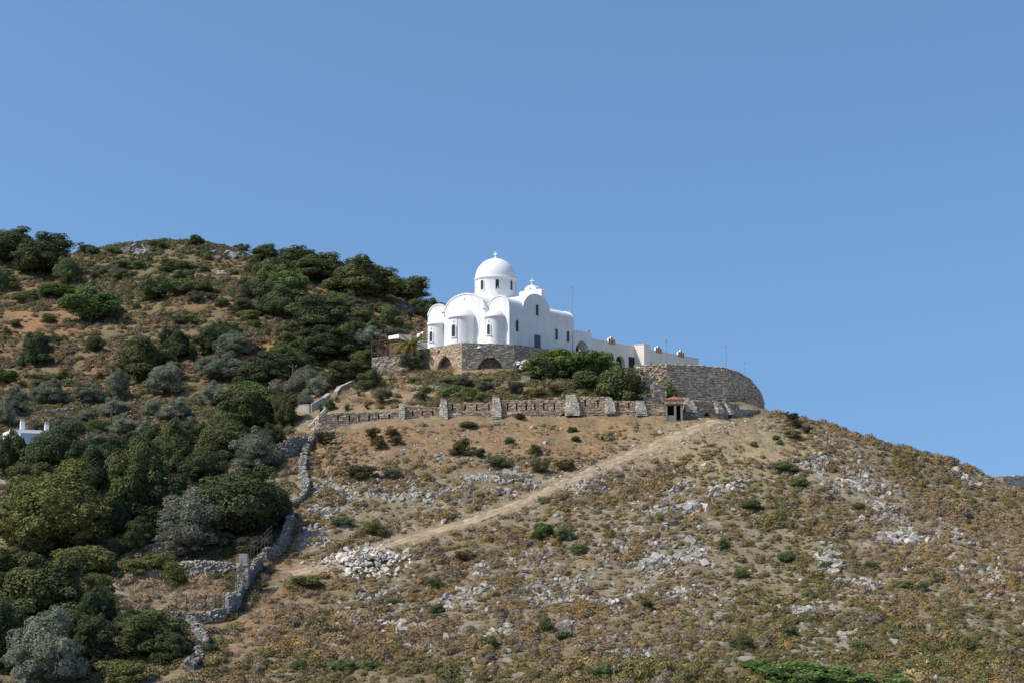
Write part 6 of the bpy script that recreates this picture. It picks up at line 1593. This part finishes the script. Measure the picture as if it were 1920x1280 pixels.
for x in (-.2, .2):
    m_ = MB(); m_.tube([(x, 0, 0), (x + .45, .5, 26 * k)], .035, 5); part('rail', m_, M['concrete'], ld)
for i in range(5):
    f_ = (i + 1) / 6; m_ = MB(); m_.tube([(-.2 + .45 * f_, .5 * f_, 26 * k * f_), (.2 + .45 * f_, .5 * f_, 26 * k * f_)], .022, 5); part('rung', m_, M['concrete'], ld)

# ------------------------------------------------------------------ white house among the trees
def plc(px, py, Y, z): p = at(px, py, Y); return np.array([p[0], p[1], z])
HZ = float(at(60, 809, 141)[2]); hs_ = thing('white_house', 'small white flat-roofed house with two chimneys among the trees at left', 'house', plc(52, 850, 141, zt(at(52, 850, 141)[0], 141) - .2), math.radians(28))
hb = -1.5; ht_ = HZ - hs_.location.z; u = 141 / F
m_ = MB(); m_.box(-1.6, 2.0, .8, 5.0, hb, ht_ + .18); m_.box(-.95, 3.1, -1.2, .797, hb, ht_ - .28); part('wall', m_, white, hs_)
m_ = MB(); m_.box(-1.65, 2.05, .75, 1.0, ht_ + .183, ht_ + .26); m_.box(-1.0, 3.15, -1.25, -1.0, ht_ - .277, ht_ - .2); m_.box(3.103, 4.0, -1.0, .6, ht_ - .55, ht_ - .38); part('parapet', m_, white, hs_)
for x, y, w, a, b in ((-.35, 1.6, .2, .184, 1.12), (1.82, .9, .19, .184, .85)):
    m_ = MB(); m_.box(x - w, x + w, y - w, y + w, ht_ + a, ht_ + b); c = part('chimney', m_, white, hs_)
    m_ = MB(); m_.box(x - w * .9, x + w * .9, y - w * .9, y + w * .9, ht_ + b + .003, ht_ + b + .25); part('chimney_cap', m_, M['concrete'], c)
m_ = MB(); m_.box(-.1, .6, -1.23, -1.203, -.4, .9); part('window', m_, M['glass'], hs_)

# ------------------------------------------------------------------ poles, masts, the hut on the far ridge
def pole(px, base, top, r_, name, label, cat, mat, arm=False, Y=None, lean=0, z0=None):
    p = ground(px, base) if Y is None else at(px, base, Y); k = np.linalg.norm(p) / F
    t = thing(name, label, cat, p); m_ = MB(); h = (base - top) * k; m_.tube([(0, 0, -.5), (lean * k, 0, h)], [r_, r_ * .75], 7); part('shaft', m_, M[mat], t)
    if arm == 'x':
        m_ = MB(); m_.box(-.5, .5, -.05, .05, h - .35, h - .25); part('crossarm', m_, M[mat], t)
        for x in (-.4, 0, .4): m_ = MB(); m_.lathe([(0, h - .248), (.05, h - .24), (.06, h - .12), (0, h - .08)], x, 0, 8); part('insulator', m_, M['metal'], t)
    if arm == 'a':
        m_ = MB(); m_.lathe([(0, h - .02), (.06, h), (.07, h + .2), (0, h + .24)], lean * k, 0, 8); part('tip', m_, M[mat], t)
    return t
pole(548, 740, 682, .11, 'utility_pole', 'dark wooden utility pole between the olive trees near the garden', 'pole', 'palewood', 'x')
pole(207.5, 812, 768, .11, 'utility_pole', 'dark wooden utility pole in the lower olive grove at left', 'pole', 'palewood', 'x')
pole(1072, 606, 540, .03, 'antenna_mast', 'tall thin antenna mast rising behind the church roof', 'antenna', 'metal', 'a', 180, 2)
pole(1250, 684, 641, .035, 'antenna_mast', 'thin mast at the corner of the rampart before the cream wing', 'antenna', 'metal', 'a', 163.8)
pole(1362, 690, 651, .03, 'antenna_mast', 'thin mast on the rampart right of the cream wing', 'antenna', 'metal', 'a', 166)
pole(1397, 704, 681, .03, 'antenna_mast', 'short mast furthest right on the curved rampart', 'antenna', 'metal', 'a', 171)
pole(1552, 834, 815, .06, 'marker_post', 'short dark marker post on the slope right of the rampart', 'post', 'wood')
ag = pole(711, 664, 622, .05, 'agave_stalk', 'tall thin dead agave flower stalk in front of the pergola', 'plant', 'bark', None, 170.6)
m_ = MB(); rz_ = random.Random(3); k = 170.6 / F
for i in range(26):
    a = rz_.uniform(0, 6.28); h = (664 - 622) * k * rz_.uniform(.72, 1.05); e = np.array([math.cos(a) * .3, math.sin(a) * .3, h + .15]); m_.add([(0, 0, h - .04), (0, 0, h + .04), e, e + np.array([.05, .05, .12])], [(0, 1, 3, 2)], (.20, .13, .085))
part('dry_flowers', m_, M['dry'], ag)
hu = thing('stone_hut', 'low dark stone hut at the right edge on the skyline', 'hut', at(1856, 910, 153)); uo = np.array(hu.location); m_ = MB()
a, b, c = at(1856, 905, 153), at(1866, 892.5, 154), at(2060, 886, 160)
stones(m_, b - uo, c - uo, (-2, -4.5), (b[2] - uo[2], c[2] - uo[2]), .8, .24, (.35, .9), (), [(.58, .51, .43), (.50, .44, .37), (.62, .55, .47)], rw, .04)
stones(m_, at(1858, 896, 158.5) - uo, b - uo, (-2, -2), (b[2] - uo[2] - .2, b[2] - uo[2]), .8, .24, (.35, .8), (), PALE, rw, .04)
part('wall', m_, M['stone'], hu)
m_ = MB(); m_.add([b - uo + np.array([.1, .3, -.05]), c - uo + np.array([0, .3, -.05]), c - uo + np.array([0, 6, -.05]), b - uo + np.array([.5, 6, -.05])], [(0, 1, 2, 3)]); part('roof', m_, M['concrete'], hu)
# undergrowth between the trees at left and dry scrub in the walled field
r = rng(81); X, Y, z, px, py = scatter(26000, r, 80, 175, -.42, -.12)
cl = fbm(X / 3, Y / 3, 93, 3); fld = patch(px, py, 315, 1110, 105, 34)
lft = px < 545 - np.clip((py - 1000) * .55, 0, 170)
sel = lft & (py > 745) & (r.random(len(X)) < np.where(fld > .45, .16, .12 + .75 * sstep(.4, .6, cl)))
X, Y, z, fl_ = X[sel], Y[sel], z[sel], fld[sel]; n_ = len(X)
pal_ = np.concatenate([HG, OLIV, BRWN]); tt_ = np.where((fl_ > .3)[:, None], BRWN[r.integers(0, 4, n_)] * 1.15, pal_[r.integers(0, 12, n_)]) * r.uniform(.75, 1.15, (n_, 1))
mb = MB(); stamp(mb, CUP, np.c_[X, Y, z - .05], np.clip(r.lognormal(-.15, .3, n_), .4, 1.4), r, (CUC, tt_), tilt=.12)
stuff(link('undergrowth', mb.mesh('undergrowth', M['dry'])), 'low brown and green undergrowth between the trees at left', 'undergrowth')
